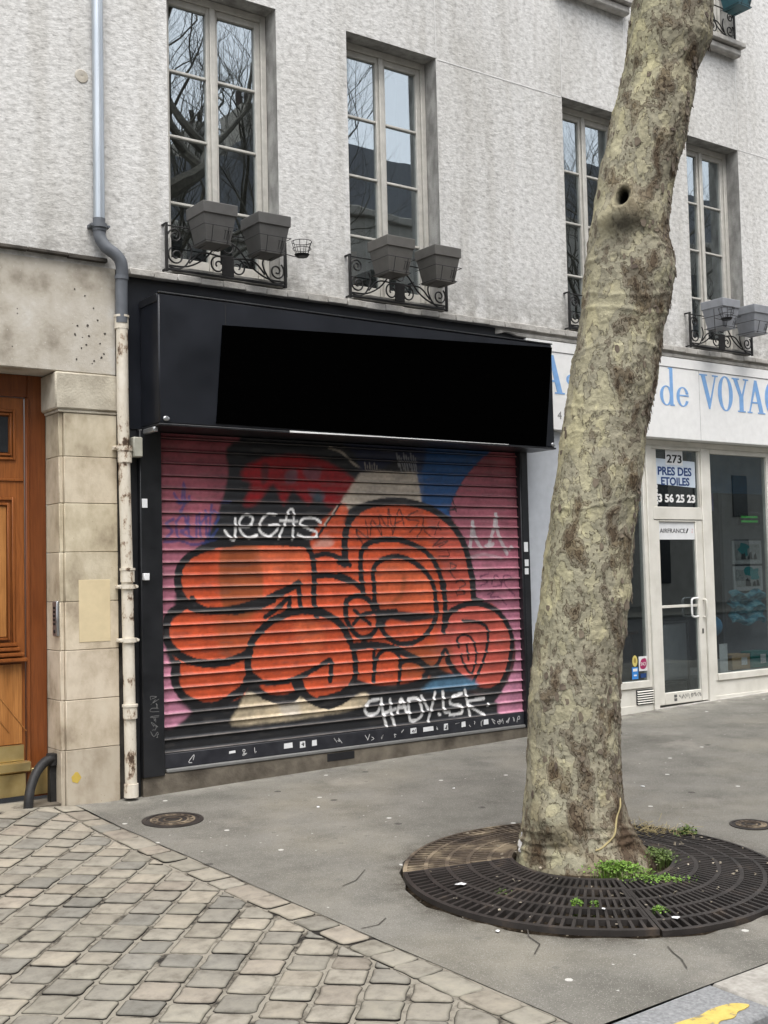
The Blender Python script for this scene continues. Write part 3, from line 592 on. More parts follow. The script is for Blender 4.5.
mb = MB(); mb.tube(smooth_pts([(3.10,.13,.35),(3.03,.11,.33),(2.955,.07,.27),(2.90,.03,.18),(2.872,.0,.09),(2.862,-.01,-.02)], 5), [.036]*26, 12); mb.build('arc', M_['iron'], wg)

GRAFFITI = [
('f',[(3.856,2.85),(4.615,2.892),(4.579,2.643),(4.529,2.437),(4.457,2.232),(4.319,1.97),(4.097,1.753),(4.049,1.44),(3.961,1.171),(4.042,0.895),(4.082,0.736),(4.188,0.591),(4.036,0.507),(3.826,0.504)],'pinkL',0.02,1),
('f',[(4.595,2.788),(4.553,2.52),(4.504,2.274),(4.507,1.941),(5.357,1.938),(5.647,2.293),(5.837,2.539),(5.71,2.732),(5.377,2.804)],'dark',0.02,1),
('f',[(4.668,2.503),(4.74,2.608),(5.028,2.695),(5.374,2.696),(5.654,2.598),(5.835,2.472),(5.701,2.381),(5.662,2.285),(5.492,2.291),(5.419,2.418),(5.315,2.288),(5.169,2.412),(5.068,2.283),(4.975,2.449),(4.804,2.279),(4.687,2.277),(4.761,2.443)],'dred',0.03,0.95),
('f',[(5.098,2.558),(5.197,2.583),(5.2,2.481),(5.101,2.469)],'teal',0.02,0.6),
('f',[(5.272,2.585),(5.449,2.613),(5.421,2.504),(5.31,2.509)],'teal',0.02,0.5),
('f',[(5.318,2.424),(5.418,2.41),(5.494,2.385),(5.457,2.316),(5.356,2.34)],'teal',0.02,0.7),
('f',[(4.858,2.613),(4.93,2.615),(4.918,2.489),(4.86,2.446)],'dark',0.02,0.7),
('f',[(5.837,2.539),(5.946,2.6),(6.388,2.605),(6.548,2.62),(6.538,2.308),(6.157,2.347),(5.831,2.296),(5.671,2.228),(5.647,2.293),(5.717,2.404)],'cream',0.02,1),
('s',[(5.541,2.79),(5.674,2.747),(5.788,2.663),(5.884,2.61)],'cream',0.0055,0.7,0.02),
('f',[(5.36,2.053),(5.647,2.293),(5.724,2.251),(5.696,2.163),(5.56,1.903),(5.356,1.896)],'orange',0.02,1),
('f',[(5.346,1.896),(5.46,2.011),(5.571,1.968),(5.538,1.877)],'creamp',0.03,0.8),
('s',[(5.643,2.297),(5.391,2.001)],'dark',0.0055,1,0.022),
('s',[(5.62,2.288),(5.468,2.104)],'cream',0.0055,0.8,0.012),
('f',[(6.557,2.905),(7.607,2.957),(7.411,2.827),(7.187,2.675),(6.998,2.48),(6.87,2.244),(6.896,2.128),(6.608,2.31),(6.541,2.4)],'blue',0.015,1),
('f',[(5.714,2.885),(6.557,2.928),(6.548,2.611),(6.389,2.642),(6.278,2.71),(6.165,2.652),(6,2.601),(5.865,2.588),(5.816,2.736)],'navy',0.03,1),
('s',[(6.272,2.773),(6.299,2.649)],'greyw',0.0055,0.5,0.012),
('s',[(6.298,2.749),(6.322,2.588)],'greyw',0.0055,0.5,0.012),
('s',[(6.324,2.725),(6.348,2.628)],'greyw',0.0055,0.5,0.012),
('s',[(6.353,2.777),(6.371,2.566)],'greyw',0.0055,0.5,0.012),
('s',[(6.379,2.753),(6.397,2.606)],'greyw',0.0055,0.5,0.012),
('s',[(6.405,2.729),(6.424,2.645)],'greyw',0.0055,0.5,0.012),
('s',[(6.434,2.78),(6.447,2.584)],'greyw',0.0055,0.5,0.012),
('s',[(6.461,2.756),(6.473,2.623)],'greyw',0.0055,0.5,0.012),
('s',[(6.487,2.732),(6.497,2.562)],'greyw',0.0055,0.5,0.012),
('s',[(5.916,2.668),(5.924,2.595)],'cream',0.0055,0.6,0.008),
('s',[(5.941,2.646),(5.947,2.596)],'cream',0.0055,0.6,0.008),
('s',[(5.967,2.67),(5.971,2.596)],'cream',0.0055,0.6,0.008),
('s',[(5.993,2.648),(5.995,2.597)],'cream',0.0055,0.6,0.008),
('s',[(6.019,2.672),(6.019,2.598)],'cream',0.0055,0.6,0.008),
('s',[(6.045,2.65),(6.043,2.599)],'cream',0.0055,0.6,0.008),
('f',[(7.476,2.864),(7.92,2.923),(7.806,0.059),(7.597,0.174),(7.381,0.311),(7.291,0.389),(7.386,0.451),(7.619,0.742),(7.63,1.028),(7.419,1.323),(7.143,1.402),(7.123,1.707),(6.983,2.059),(6.876,2.244),(6.997,2.466),(7.187,2.675)],'pinkR',0.012,1),
('f',[(4.104,1.674),(4.163,1.823),(4.318,1.91),(4.635,1.941),(4.965,1.965),(5.257,1.947),(5.357,1.921),(5.571,1.938),(5.679,2.12),(5.802,2.217),(5.992,2.299),(6.38,2.337),(6.723,2.265),(6.955,2.105),(7.068,1.895),(7.119,1.614),(7.143,1.402),(7.357,1.363),(7.54,1.175),(7.607,0.934),(7.495,0.655),(7.328,0.55),(7.083,0.568),(6.849,0.723),(6.558,0.72),(6.219,0.678),(5.895,0.714),(5.764,0.754),(5.683,0.652),(5.528,0.601),(5.327,0.617),(5.181,0.712),(5.034,0.681),(4.868,0.715),(4.73,0.847),(4.659,0.711),(4.431,0.645),(4.211,0.667),(4.083,0.794),(4.094,0.969),(4.002,1.13),(4.014,1.324),(4.127,1.43)],'orange',0.012,1),
('f',[(6.81,1.344),(7.112,1.389),(7.419,1.323),(7.628,0.98),(7.488,0.632),(7.144,0.564),(6.792,0.795),(6.682,0.984)],'redpink',0.06,0.75),
('f',[(6.603,2.172),(6.954,2.082),(7.143,1.426),(6.81,1.344),(6.764,1.713)],'redpink',0.05,0.55),
('f',[(4.478,1.929),(4.809,1.936),(4.825,1.409),(4.494,1.411)],'olive',0.02,0.75),
('f',[(4.444,1.393),(4.722,1.405),(4.741,1.055),(4.463,1.049)],'olive',0.05,0.5),
('f',[(6.568,1.035),(6.857,0.974),(6.789,0.704),(6.332,0.736),(6.225,0.876)],'olive',0.04,0.55),
('f',[(6.315,1.004),(6.563,0.883),(6.797,0.759),(6.539,0.745)],'olive',0.03,0.6),
('f',[(4.809,1.909),(5.047,1.942),(5.263,1.883),(5.286,1.696),(5.148,1.606),(4.857,1.703)],'orangeL',0.06,0.6),
('f',[(6.037,1.717),(6.221,1.797),(6.467,1.711),(6.632,1.59),(6.648,1.405),(6.209,1.37),(6.019,1.425)],'orangeL',0.06,0.55),
('f',[(5.14,1.263),(5.36,1.3),(5.467,1.108),(5.298,1)],'orangeL',0.04,0.5),
('f',[(6.299,1.647),(6.35,1.63),(6.315,1.482),(6.21,1.403),(6.18,1.42),(6.274,1.516)],'olive',0.02,0.5),
('f',[(3.826,0.481),(4.057,0.505),(4.231,0.607),(4.563,0.498),(5.174,0.401),(5.837,0.511),(6.551,0.518),(7.324,0.456),(7.412,0.308),(7.632,0.242),(7.811,0.202),(7.798,-0.132),(3.822,0.196)],'dark',0.02,1),
('f',[(4.06,0.718),(4.188,0.591),(4.079,0.503),(4.563,0.478),(4.681,0.689),(4.566,0.638),(4.341,0.597)],'dark',0.03,1),
('f',[(4.696,0.728),(4.891,0.652),(5.179,0.649),(5.426,0.567),(5.682,0.588),(5.872,0.638),(5.891,0.558),(5.784,0.507),(5.373,0.474),(4.934,0.464),(4.54,0.476),(4.611,0.614)],'cream2',0.02,1),
('f',[(5.009,0.63),(5.179,0.616),(5.176,0.504),(5.021,0.518)],'greyw',0.03,0.5),
('s',[(5.278,1.949),(4.994,1.963),(4.732,1.964),(4.478,1.951),(4.304,1.907),(4.157,1.829),(4.089,1.728),(4.087,1.586),(4.147,1.48),(4.26,1.424),(4.419,1.405),(4.594,1.421),(4.8,1.459),(4.985,1.517),(5.125,1.571),(5.202,1.604)],'K',0.0055,1,0.062),
('s',[(5.202,1.604),(5.213,1.383)],'K',0.0055,1,0.045),
('s',[(4.876,1.334),(4.983,1.403),(5.105,1.486),(5.083,1.365)],'K',0.0055,1,0.04),
('s',[(5.264,1.958),(5.339,1.859),(5.363,1.694),(5.353,1.507),(5.377,1.331)],'K',0.0055,1,0.052),
('s',[(5.35,1.836),(5.499,1.858),(5.64,1.821),(5.734,1.76)],'K',0.0055,1,0.045),
('s',[(5.368,1.666),(5.537,1.668),(5.73,1.611)],'K',0.0055,1,0.045),
('s',[(4.201,1.511),(4.236,1.455),(4.394,1.405),(4.594,1.398),(4.799,1.425),(4.958,1.476)],'K',0.0055,1,0.05),
('s',[(4.176,1.468),(4.044,1.418),(3.98,1.334),(3.973,1.227),(4.028,1.117),(4.146,1.035),(4.289,0.989),(4.461,0.983),(4.612,1.013),(4.72,1.056)],'K',0.0055,1,0.066),
('s',[(4.062,0.997),(4.037,0.902),(4.071,0.792),(4.164,0.702),(4.308,0.643),(4.431,0.65),(4.556,0.706),(4.659,0.765),(4.706,0.855)],'K',0.0055,1,0.066),
('s',[(4.813,0.808),(4.717,0.877),(4.698,0.99),(4.737,1.134),(4.848,1.248),(5.008,1.333),(5.197,1.372),(5.389,1.36),(5.542,1.302),(5.653,1.205),(5.717,1.095)],'K',0.0055,1,0.062),
('s',[(4.712,0.866),(4.813,0.81),(4.97,0.787),(5.13,0.799),(5.253,0.836),(5.378,0.888),(5.51,0.936),(5.503,0.765)],'K',0.0055,1,0.045),
('s',[(4.71,0.81),(4.85,0.688),(5.02,0.633),(5.168,0.663),(5.143,0.779)],'K',0.0055,1,0.06),
('s',[(5.197,0.776),(5.236,0.681),(5.344,0.598),(5.51,0.556),(5.705,0.621)],'K',0.0055,1,0.066),
('s',[(5.412,1.384),(5.523,1.317),(5.635,1.234),(5.708,1.119),(5.754,1.006),(5.77,0.878),(5.757,0.767),(5.678,0.678),(5.563,0.632),(5.394,0.614)],'K',0.0055,1,0.055),
('s',[(5.671,1.779),(5.688,1.85),(5.687,1.962),(5.713,2.091),(5.774,2.188),(5.874,2.262),(6.034,2.308),(6.298,2.333),(6.506,2.305),(6.696,2.249),(6.845,2.165),(6.952,2.063),(7.037,1.943),(7.087,1.787),(7.126,1.614),(7.141,1.389)],'K',0.0055,1,0.066),
('s',[(5.629,1.795),(5.682,1.767)],'K',0.0055,1,0.06),
('s',[(5.869,1.502),(5.849,1.688),(5.852,1.833),(5.888,1.913),(6.004,1.97),(6.186,1.986),(6.37,1.961),(6.536,1.894),(6.66,1.792),(6.732,1.673),(6.764,1.537),(6.792,1.401),(6.795,1.181)],'K',0.0055,1,0.05),
('s',[(5.988,1.378),(5.987,1.556),(5.977,1.686),(6.019,1.766),(6.12,1.814),(6.263,1.829),(6.407,1.795),(6.53,1.718),(6.623,1.624),(6.672,1.505),(6.678,1.337),(6.675,1.24)],'K',0.0055,1,0.045),
('s',[(5.626,1.673),(5.74,1.626),(5.874,1.534)],'K',0.0055,1,0.045),
('s',[(5.69,1.34),(5.681,1.42),(5.736,1.474),(5.834,1.487),(5.931,1.444),(5.984,1.362)],'K',0.0055,1,0.045),
('s',[(5.694,1.454),(5.676,1.343),(5.702,1.247),(5.767,1.164),(5.844,1.117),(5.932,1.129),(6.004,1.201),(6.037,1.33),(5.99,1.445)],'K',0.0055,1,0.045),
('s',[(5.773,1.363),(5.935,1.234)],'K',0.0055,1,0.035),
('s',[(5.76,1.241),(5.889,1.332),(6.229,1.336)],'K',0.0055,1,0.035),
('f',[(5.998,1.347),(6.229,1.336),(6.602,1.3),(6.697,1.255),(6.39,1.231),(6.146,1.264),(6.083,1.198),(6.024,1.201)],'K',0.015,1),
('s',[(6.675,1.423),(6.693,1.322),(6.646,1.206),(6.558,1.11),(6.427,1.05),(6.261,1.046),(6.141,1.094),(6.053,1.191)],'K',0.0055,1,0.045),
('s',[(6.789,1.42),(6.796,1.318),(6.768,1.125)],'K',0.0055,1,0.04),
('s',[(5.745,1.051),(5.98,1.048),(6.219,0.996),(6.422,0.902),(6.566,0.81),(6.691,0.744)],'K',0.0055,1,0.062),
('s',[(5.979,1.022),(5.961,0.737)],'K',0.0055,1,0.035),
('s',[(5.951,0.73),(5.985,0.88),(6.027,0.958),(6.118,0.998),(6.214,0.963),(6.261,0.879),(6.23,0.661)],'K',0.0055,1,0.035),
('s',[(6.256,0.86),(6.339,0.887),(6.504,0.844),(6.569,0.774),(6.499,0.699),(6.373,0.659),(6.229,0.65)],'K',0.0055,1,0.04),
('f',[(5.747,0.768),(5.97,0.688),(6.229,0.637),(6.498,0.666),(6.67,0.754),(6.946,0.71),(6.942,0.592),(6.497,0.613),(5.889,0.627),(5.765,0.687)],'K',0.02,1),
('f',[(6.5,0.748),(6.64,0.831),(6.777,0.76),(6.957,0.701),(7.119,0.595),(7.456,0.554),(7.326,0.5),(6.913,0.594),(6.597,0.726)],'K',0.02,1),
('s',[(6.788,1.574),(6.789,1.37),(6.759,1.136)],'K',0.0055,1,0.04),
('s',[(6.519,0.739),(6.679,0.829),(6.78,0.96),(6.84,0.834),(6.938,0.718)],'K',0.0055,1,0.035),
('s',[(6.788,1.213),(6.856,1.305),(7.001,1.363),(7.167,1.376),(7.335,1.339),(7.466,1.266),(7.565,1.148),(7.608,1.015),(7.592,0.869),(7.55,0.742),(7.481,0.633),(7.371,0.56),(7.222,0.547),(7.078,0.614),(6.957,0.701),(6.859,0.786),(6.801,0.868)],'K',0.0055,1,0.052),
('s',[(6.996,1.22),(7.14,1.206),(7.265,1.169),(7.305,1.095),(7.29,0.967),(7.231,0.81),(7.143,0.688),(7.095,0.613)],'K',0.0055,1,0.032),
('s',[(6.946,0.97),(6.928,1.049),(6.991,1.086),(7.073,1.066),(7.133,0.991),(7.154,0.879),(7.126,0.785),(7.082,0.724),(7.002,0.809),(6.964,0.906)],'K',0.0055,1,0.024),
('s',[(7.04,0.996),(7.055,0.853)],'K',0.0055,1,0.024),
('s',[(7.133,1.599),(7.132,1.438),(7.231,1.395)],'K',0.0055,1,0.045),
('f',[(6.532,0.632),(6.702,0.71),(7.027,0.697),(7.144,0.587),(6.554,0.599)],'tealb',0.03,1),
('s',[(4.505,2.056),(4.592,1.978),(4.608,2.158)],'white',0.0055,0.95,0.02),
('s',[(4.645,2.091),(4.735,2.096),(4.767,2.16),(4.698,2.188),(4.648,2.131),(4.652,2.057),(4.72,2),(4.811,2.023)],'white',0.0055,0.95,0.02),
('s',[(4.986,2.196),(4.906,2.195),(4.839,2.126),(4.838,2.057),(4.916,2.012),(4.988,2.051),(5.01,2.107),(4.917,2.101)],'white',0.0055,0.95,0.02),
('s',[(5.016,1.996),(5.078,2.116),(5.12,2.228),(5.174,2.21),(5.15,1.989)],'white',0.0055,0.95,0.02),
('s',[(5.03,2.144),(5.208,2.136)],'white',0.0055,0.95,0.02),
('s',[(5.44,2.131),(5.366,2.17),(5.269,2.16),(5.235,2.113),(5.322,2.076),(5.391,2.048),(5.376,2.005),(5.279,2),(5.206,2.028)],'white',0.0055,0.95,0.02),
('s',[(6.006,0.568),(5.916,0.556),(5.862,0.494),(5.899,0.438),(5.996,0.449),(6.019,0.512)],'white',0.0055,0.85,0.026),
('s',[(6.035,0.566),(6.056,0.444),(6.088,0.325)],'white',0.0055,0.85,0.026),
('s',[(6.134,0.551),(6.151,0.416),(6.179,0.329)],'white',0.0055,0.85,0.026),
('s',[(6.062,0.436),(6.198,0.46)],'white',0.0055,0.85,0.026),
('s',[(6.218,0.429),(6.258,0.548),(6.313,0.431)],'white',0.0055,0.85,0.026),
('s',[(6.232,0.47),(6.305,0.476)],'white',0.0055,0.85,0.026),
('s',[(6.338,0.542),(6.357,0.349),(6.489,0.391),(6.447,0.533),(6.338,0.542)],'white',0.0055,0.85,0.026),
('s',[(6.488,0.554),(6.56,0.435)],'white',0.0055,0.85,0.026),
('s',[(6.653,0.576),(6.601,0.439),(6.556,0.318)],'white',0.0055,0.85,0.026),
('s',[(6.737,0.578),(6.751,0.408),(6.815,0.388)],'white',0.0055,0.85,0.026),
('s',[(6.686,0.381),(6.698,0.373)],'white',0.0055,0.85,0.026),
('s',[(6.968,0.54),(6.845,0.519),(6.827,0.462),(6.941,0.428),(6.958,0.365),(6.814,0.358)],'white',0.0055,0.85,0.026),
('s',[(7.005,0.57),(7.054,0.337)],'white',0.0055,0.85,0.026),
('s',[(7.237,0.48),(7.028,0.451),(7.228,0.327)],'white',0.0055,0.85,0.026),
('s',[(7.283,0.42),(7.282,0.409)],'white',0.0055,0.85,0.026),
('s',[(4.057,2.349),(4.116,2.274),(4.142,2.435),(4.145,2.285),(4.103,2.197)],'tagblue',0.0055,0.7,0.02),
('s',[(4.08,2.284),(4.176,2.286),(4.189,2.33)],'tagblue',0.0055,0.7,0.02),
('s',[(4.047,2.148),(3.983,2.108),(4.037,2.054),(3.975,1.996)],'tagblue',0.0055,0.7,0.02),
('s',[(4.088,2),(4.071,2.12),(4.139,2.175),(4.161,2.077),(4.113,2.055),(4.196,2)],'tagblue',0.0055,0.7,0.02),
('s',[(4.175,2.176),(4.184,2.022),(4.245,2.011),(4.247,2.177)],'tagblue',0.0055,0.7,0.02),
('s',[(4.272,2.199),(4.286,2)],'tagblue',0.0055,0.7,0.02),
('s',[(4.278,2.099),(4.345,2.178),(4.388,2.2)],'tagblue',0.0055,0.7,0.02),
('s',[(4.334,2.222),(4.344,1.978)],'tagblue',0.0055,0.7,0.02),
('s',[(4.389,2.267),(4.369,2),(4.442,2.067)],'tagblue',0.0055,0.7,0.02),
('s',[(4.408,2.223),(4.457,2.179),(4.418,2.112)],'tagblue',0.0055,0.7,0.02),
('s',[(3.969,1.967),(4.112,1.978),(4.232,1.945),(4.429,1.989)],'tagblue',0.0055,0.7,0.02),
('s',[(4.484,2.291),(4.559,2.293)],'tagblue',0.0055,0.7,0.02),
('s',[(5.814,2.067),(5.837,2.002),(5.875,1.954)],'K',0.005,0.8,0.012),
('s',[(5.827,1.978),(5.819,2.067),(5.936,2.002),(5.91,2.157)],'K',0.005,0.8,0.012),
('s',[(5.966,2.019),(5.985,2.157),(6.09,2.019)],'K',0.005,0.8,0.012),
('s',[(5.972,2.092),(6.072,2.109)],'K',0.005,0.8,0.012),
('s',[(6.09,2.027),(6.061,2.199),(6.153,2.101),(6.17,2.266),(6.208,2.027)],'K',0.005,0.8,0.012),
('s',[(6.208,2.027),(6.286,2.26),(6.337,2.111)],'K',0.005,0.8,0.012),
('s',[(6.247,2.135),(6.324,2.16)],'K',0.005,0.8,0.012),
('s',[(6.494,2.246),(6.377,2.194),(6.387,2.161),(6.512,2.145),(6.404,2.053)],'K',0.005,0.8,0.012),
('s',[(6.566,2.188),(6.541,2.078),(6.476,2.003)],'K',0.005,0.8,0.012),
('s',[(6.692,2.104),(6.567,2.078),(6.667,2.003)],'K',0.005,0.8,0.012),
('s',[(6.747,2.156),(6.689,2.028)],'K',0.005,0.8,0.012),
('s',[(6.648,2.096),(6.766,2.079)],'K',0.005,0.8,0.012),
('s',[(6.664,1.918),(6.775,2.003),(6.675,1.927),(6.839,1.969),(6.739,1.91)],'K',0.005,0.8,0.012),
('s',[(6.836,1.884),(6.856,1.824),(6.736,1.825)],'K',0.005,0.8,0.012),
('s',[(6.851,1.688),(6.941,1.729),(6.865,1.764)],'K',0.005,0.8,0.012),
('s',[(6.871,1.755),(6.873,1.67),(6.947,1.6)],'K',0.005,0.8,0.012),
('s',[(6.978,1.531),(7.046,1.564),(6.992,1.608),(6.931,1.584)],'K',0.005,0.8,0.012),
('s',[(6.943,1.464),(7.043,1.478),(6.978,1.514),(6.933,1.498),(6.942,1.455)],'K',0.005,0.8,0.012),
('s',[(7.147,2.144),(7.136,2.027),(7.112,1.91)],'greyw',0.0055,0.75,0.036),
('s',[(7.147,2.144),(7.179,2.001),(7.244,1.902)],'greyw',0.0055,0.75,0.036),
('s',[(7.446,2.226),(7.413,2.08),(7.348,1.935)],'greyw',0.0055,0.75,0.036),
('s',[(7.446,2.226),(7.473,2.027),(7.579,1.847)],'greyw',0.0055,0.75,0.036),
('s',[(7.313,1.917),(7.4,1.935)],'greyw',0.0055,0.75,0.036),
('s',[(7.61,1.895),(7.631,1.91)],'greyw',0.0055,0.75,0.036),
('s',[(7.122,1.806),(7.293,1.839),(7.5,1.803)],'greyw',0.0055,0.3,0.03),
('s',[(7.338,1.66),(7.217,1.623),(7.318,1.582),(7.231,1.545)],'dmag',0.005,0.8,0.013),
('s',[(7.369,1.555),(7.424,1.645),(7.491,1.552),(7.385,1.528)],'dmag',0.005,0.8,0.013),
('s',[(7.49,1.525),(7.529,1.63),(7.617,1.615),(7.526,1.564),(7.663,1.441)],'dmag',0.005,0.8,0.013),
('s',[(7.313,1.451),(7.383,1.476),(7.347,1.424),(7.451,1.421),(7.553,1.352)],'dmag',0.005,0.8,0.013),
('s',[(6.907,2.374),(6.953,2.246)],'K',0.0055,1,0.012),
('s',[(6.854,2.257),(6.953,2.272)],'K',0.0055,1,0.012)]

# ------------------------------------------------------------------ shuttered shop
SH = thing('shuttered_shop', 'closed black shopfront with graffiti sprayed over its roller shutter', 'shopfront', (5.8, .05, .1))
mb = MB(); mb.box(3.664, 7.856, -.02, .34, 2.845, 4.05, .004); mb.build('fascia', M_['navypaint'], SH)
mb = MB(); mb.box(3.742, 3.926, -.055, .1, .145, 2.843, .006); mb.box(3.666, 3.741, -.01, .1, .0, 2.843, .003); mb.build('shutter_jamb', M_['blackpaint'], SH)
mb = MB(); mb.box(7.722, 7.829, -.055, .1, .16, 2.843, .006); mb.box(7.742, 7.752, -.060, -.0555, .2, 2.8, .002); mb.build('shutter_jamb', M_['blackpaint'], SH)
mb = MB(); mb.box(3.752, 7.829, -.035, .12, -.2, .158, .006); pl = mb.build('plinth', M_['plinth'], SH)
mb = MB(); mb.box(5.434, 5.713, -.0385, -.034, .085, .15, .001); mb.build('vent_slot', M_['black'], pl)
mb = MB(); mb.box(3.93, 7.72, .06, .34, .0, 2.84, 0); mb.build('leak_blocker', M_['blackpaint'], SH)  # unseen solid block added behind the curtain to stop light leaks
PAL = dict(K=(.011,.011,.013), dark=(.016,.017,.020), orange=(.52,.080,.026), orangeL=(.62,.15,.06), olive=(.16,.060,.018), dred=(.30,.006,.010), teal=(.06,.10,.13), cream=(.46,.40,.33),
  cream2=(.55,.46,.32), creamp=(.5,.30,.25), blue=(.012,.065,.19), navy=(.012,.016,.042), tealb=(.07,.16,.25), greyw=(.42,.42,.43), redpink=(.42,.085,.075), white=(.78,.78,.78), tagblue=(.03,.05,.19), dmag=(.10,.025,.06))
PITCH, ZB = .0992, .31
prof = [(0.0,.004),(.004,-.026),(.05,-.0265),(.09,-.022),(.15,-.011),(.21,-.0065),(.3,-.0065),(.42,-.0075),(.54,-.008),(.66,-.0075),(.78,-.006),(.90,-.004),(.935,-.003),(.94,.006),(.995,.006)]
nx = 640; gx = np.linspace(3.927, 7.721, nx); zz = []; yy = []
for k in range(26):
    for t, d in prof:
        z = ZB+(k+t)*PITCH
        if z < 2.84: zz.append(z); yy.append(d)
zz = np.array(zz); yy = np.array(yy); nz = len(zz)
X, Z = np.meshgrid(gx, zz); Y = np.repeat(yy[:, None], nx, 1)+.010+.004*(fbm(X*.8, 0, Z*.9, 41, 2)-.5)
Z2 = Z+.002*(vnoise(X*1.2, 0, np.floor((Z-ZB)/PITCH)*3.7, 7)-.5)
paint = np.zeros((nz, nx, 3)); paint[:] = PAL['dark']
t = np.clip((Z-.6)/2.1, 0, 1)[..., None]
pink = (1-t)*np.array((.50,.21,.31))+t*np.array((.27,.060,.075))  # redder paint towards the top, partly the sign box's shade painted in
wob = .014*(fbm(X*5, 0, Z*5, 21, 3)-.5); PX, PZ = X+wob, Z+.014*(fbm(X*5, 3, Z*5, 22, 3)-.5)
spray = fbm(X*38, 0, Z*38, 31, 3); streak = fbm(X*2.5, 0, Z*30, 32, 3)
def blend(a, c, sl): 
    a = a[..., None]; paint[sl] = paint[sl]*(1-a)+np.asarray(c)*a if not isinstance(c, np.ndarray) or c.ndim == 1 else paint[sl]*(1-a)+c[sl]*a
def segdist(px, pz, pts):
    d = np.full(px.shape, 9.0)
    for a, b in zip(pts[:-1], pts[1:]):
        dx, dz = b[0]-a[0], b[1]-a[1]; l2 = dx*dx+dz*dz+1e-12; u = np.clip(((px-a[0])*dx+(pz-a[1])*dz)/l2, 0, 1)
        d = np.minimum(d, (px-a[0]-u*dx)**2+(pz-a[1]-u*dz)**2)
    return np.sqrt(d)
for op in GRAFFITI:
    if op[0] == 'f':
        _, pts, cn, soft, al = op; P = smooth_pts(pts, 4, True); P.append(P[0]); m = soft*2+.02
    else:
        _, pts, cn, soft, al, w_ = op; P = smooth_pts(pts, 5); m = w_+.03
    pa = np.array(P); i0, i1 = np.searchsorted(gx, [pa[:,0].min()-m, pa[:,0].max()+m]); j0, j1 = np.searchsorted(zz, [pa[:,1].min()-m, pa[:,1].max()+m])
    if i1 <= i0 or j1 <= j0: continue
    sl = (slice(j0, j1), slice(i0, i1)); px, pz = PX[sl], PZ[sl]; d = segdist(px, pz, P)
    if op[0] == 'f':
        ins = np.zeros(px.shape, bool)
        for a, b in zip(P[:-1], P[1:]):
            if a[1] == b[1]: continue
            c = (a[1] > pz) != (b[1] > pz); ins ^= c & (px < (b[0]-a[0])*(pz-a[1])/(b[1]-a[1])+a[0])
        a = sstep(-soft, soft, np.where(ins, d, -d)+.012*(spray[sl]-.5))
        a = a*al*(.88+.24*(spray[sl]-.5)) if cn not in ('dark', 'K') else a*al
    else:
        a = (1-sstep(w_/2-soft*.6, w_/2+soft, d+.010*(spray[sl]-.5)))*al
        if cn in ('white', 'greyw'): a = a*np.clip(.55+1.1*spray[sl], 0, 1)
    a = np.clip(a, 0, 1)
    blend(a, pink if cn in ('pinkL', 'pinkR') else np.array(PAL[cn]), sl)
big = fbm(X*1.7, 4, Z*1.7, 61, 3); paint *= (.66+.42*streak+.42*big+.22*(spray-.5))[..., None]                      # uneven coats
tt = np.mod((Z-ZB)/PITCH, 1.0); lip = ((tt > .02) & (tt < .14))[..., None]*(.25+.5*fbm(X*14, 1, Z*3, 55, 3))[..., None]; paint = paint*(1-.42*lip)+np.array((.52,.47,.44))*.42*lip  # sky light on the slat lips painted in as a pale dusty tone
groove = ((tt > .937) | (tt < .002))[..., None]; paint = np.where(groove, np.array((.006,.005,.005)), paint)  # shadow line under each lip painted near-black into the slat gap
worn = sstep(.60, .74, fbm(X*6, 2, Z*22, 51, 4))[..., None]; paint = paint*(1-.22*worn)+np.array((.10,.09,.085))*.22*worn
me = bpy.data.meshes.new('shutter_curtain'); o0 = WLOC[SH.name]
V = np.stack([X-o0.x, Y-o0.y, Z2-o0.z], -1).reshape(-1, 3); idx = np.arange(nz*nx).reshape(nz, nx)
F = np.stack([idx[:-1,:-1], idx[:-1,1:], idx[1:,1:], idx[1:,:-1]], -1).reshape(-1, 4)
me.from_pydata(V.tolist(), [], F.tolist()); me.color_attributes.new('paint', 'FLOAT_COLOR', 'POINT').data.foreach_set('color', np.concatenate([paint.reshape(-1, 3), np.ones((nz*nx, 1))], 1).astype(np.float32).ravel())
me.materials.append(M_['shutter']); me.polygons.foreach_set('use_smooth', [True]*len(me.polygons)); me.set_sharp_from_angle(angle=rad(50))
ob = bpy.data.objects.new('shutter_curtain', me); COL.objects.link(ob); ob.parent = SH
mb = MB(); mb.box(3.93, 7.718, -.022, .05, .192, .306, .004); bar = mb.build('bottom_bar', M_['shutterbar'], SH)
mb = MB(); mb.box(3.945, 7.718, -.045, .05, .160, .190, .008); mb.build('rubber_lip', M_['rubber'], bar)
def scrib(x, z, w, h, n=5, lw=.008):
    pts = [(x+w*random.random(), z+h*random.random()) for _ in range(n)]
    return smooth_pts(pts, 3)
Yb = -.022
for x, z, w, h in ((5.015,.236,.085,.045),(5.17,.226,.055,.055),(6.335,.232,.07,.05),(6.48,.235,.12,.042),(6.72,.226,.05,.06),(4.50,.25,.06,.022),(5.29,.23,.05,.05),(6.93,.235,.05,.05),(7.2,.232,.06,.05)):
    mb = MB(); mb.prism([(x,z),(x+w,z+.002),(x+w-.003,z+h),(x+.002,z+h-.002)], fz(Yb), .0006, .002); stk = mb.build('sticker', M_['paper'], bar)
    mb = MB()
    for q in range(random.choice((0, 1, 2))): mb.ribbon(scrib(x+.01, z+.01, w-.02, h-.02, 4), .006, fz(Yb), .0022+q*.0006, .003+q*.0006)
    if mb.v: mb.build('sticker_print', M_['black'], stk)
q = 0; chalk = flat('chalk_marker', (.5,.5,.5), .7)
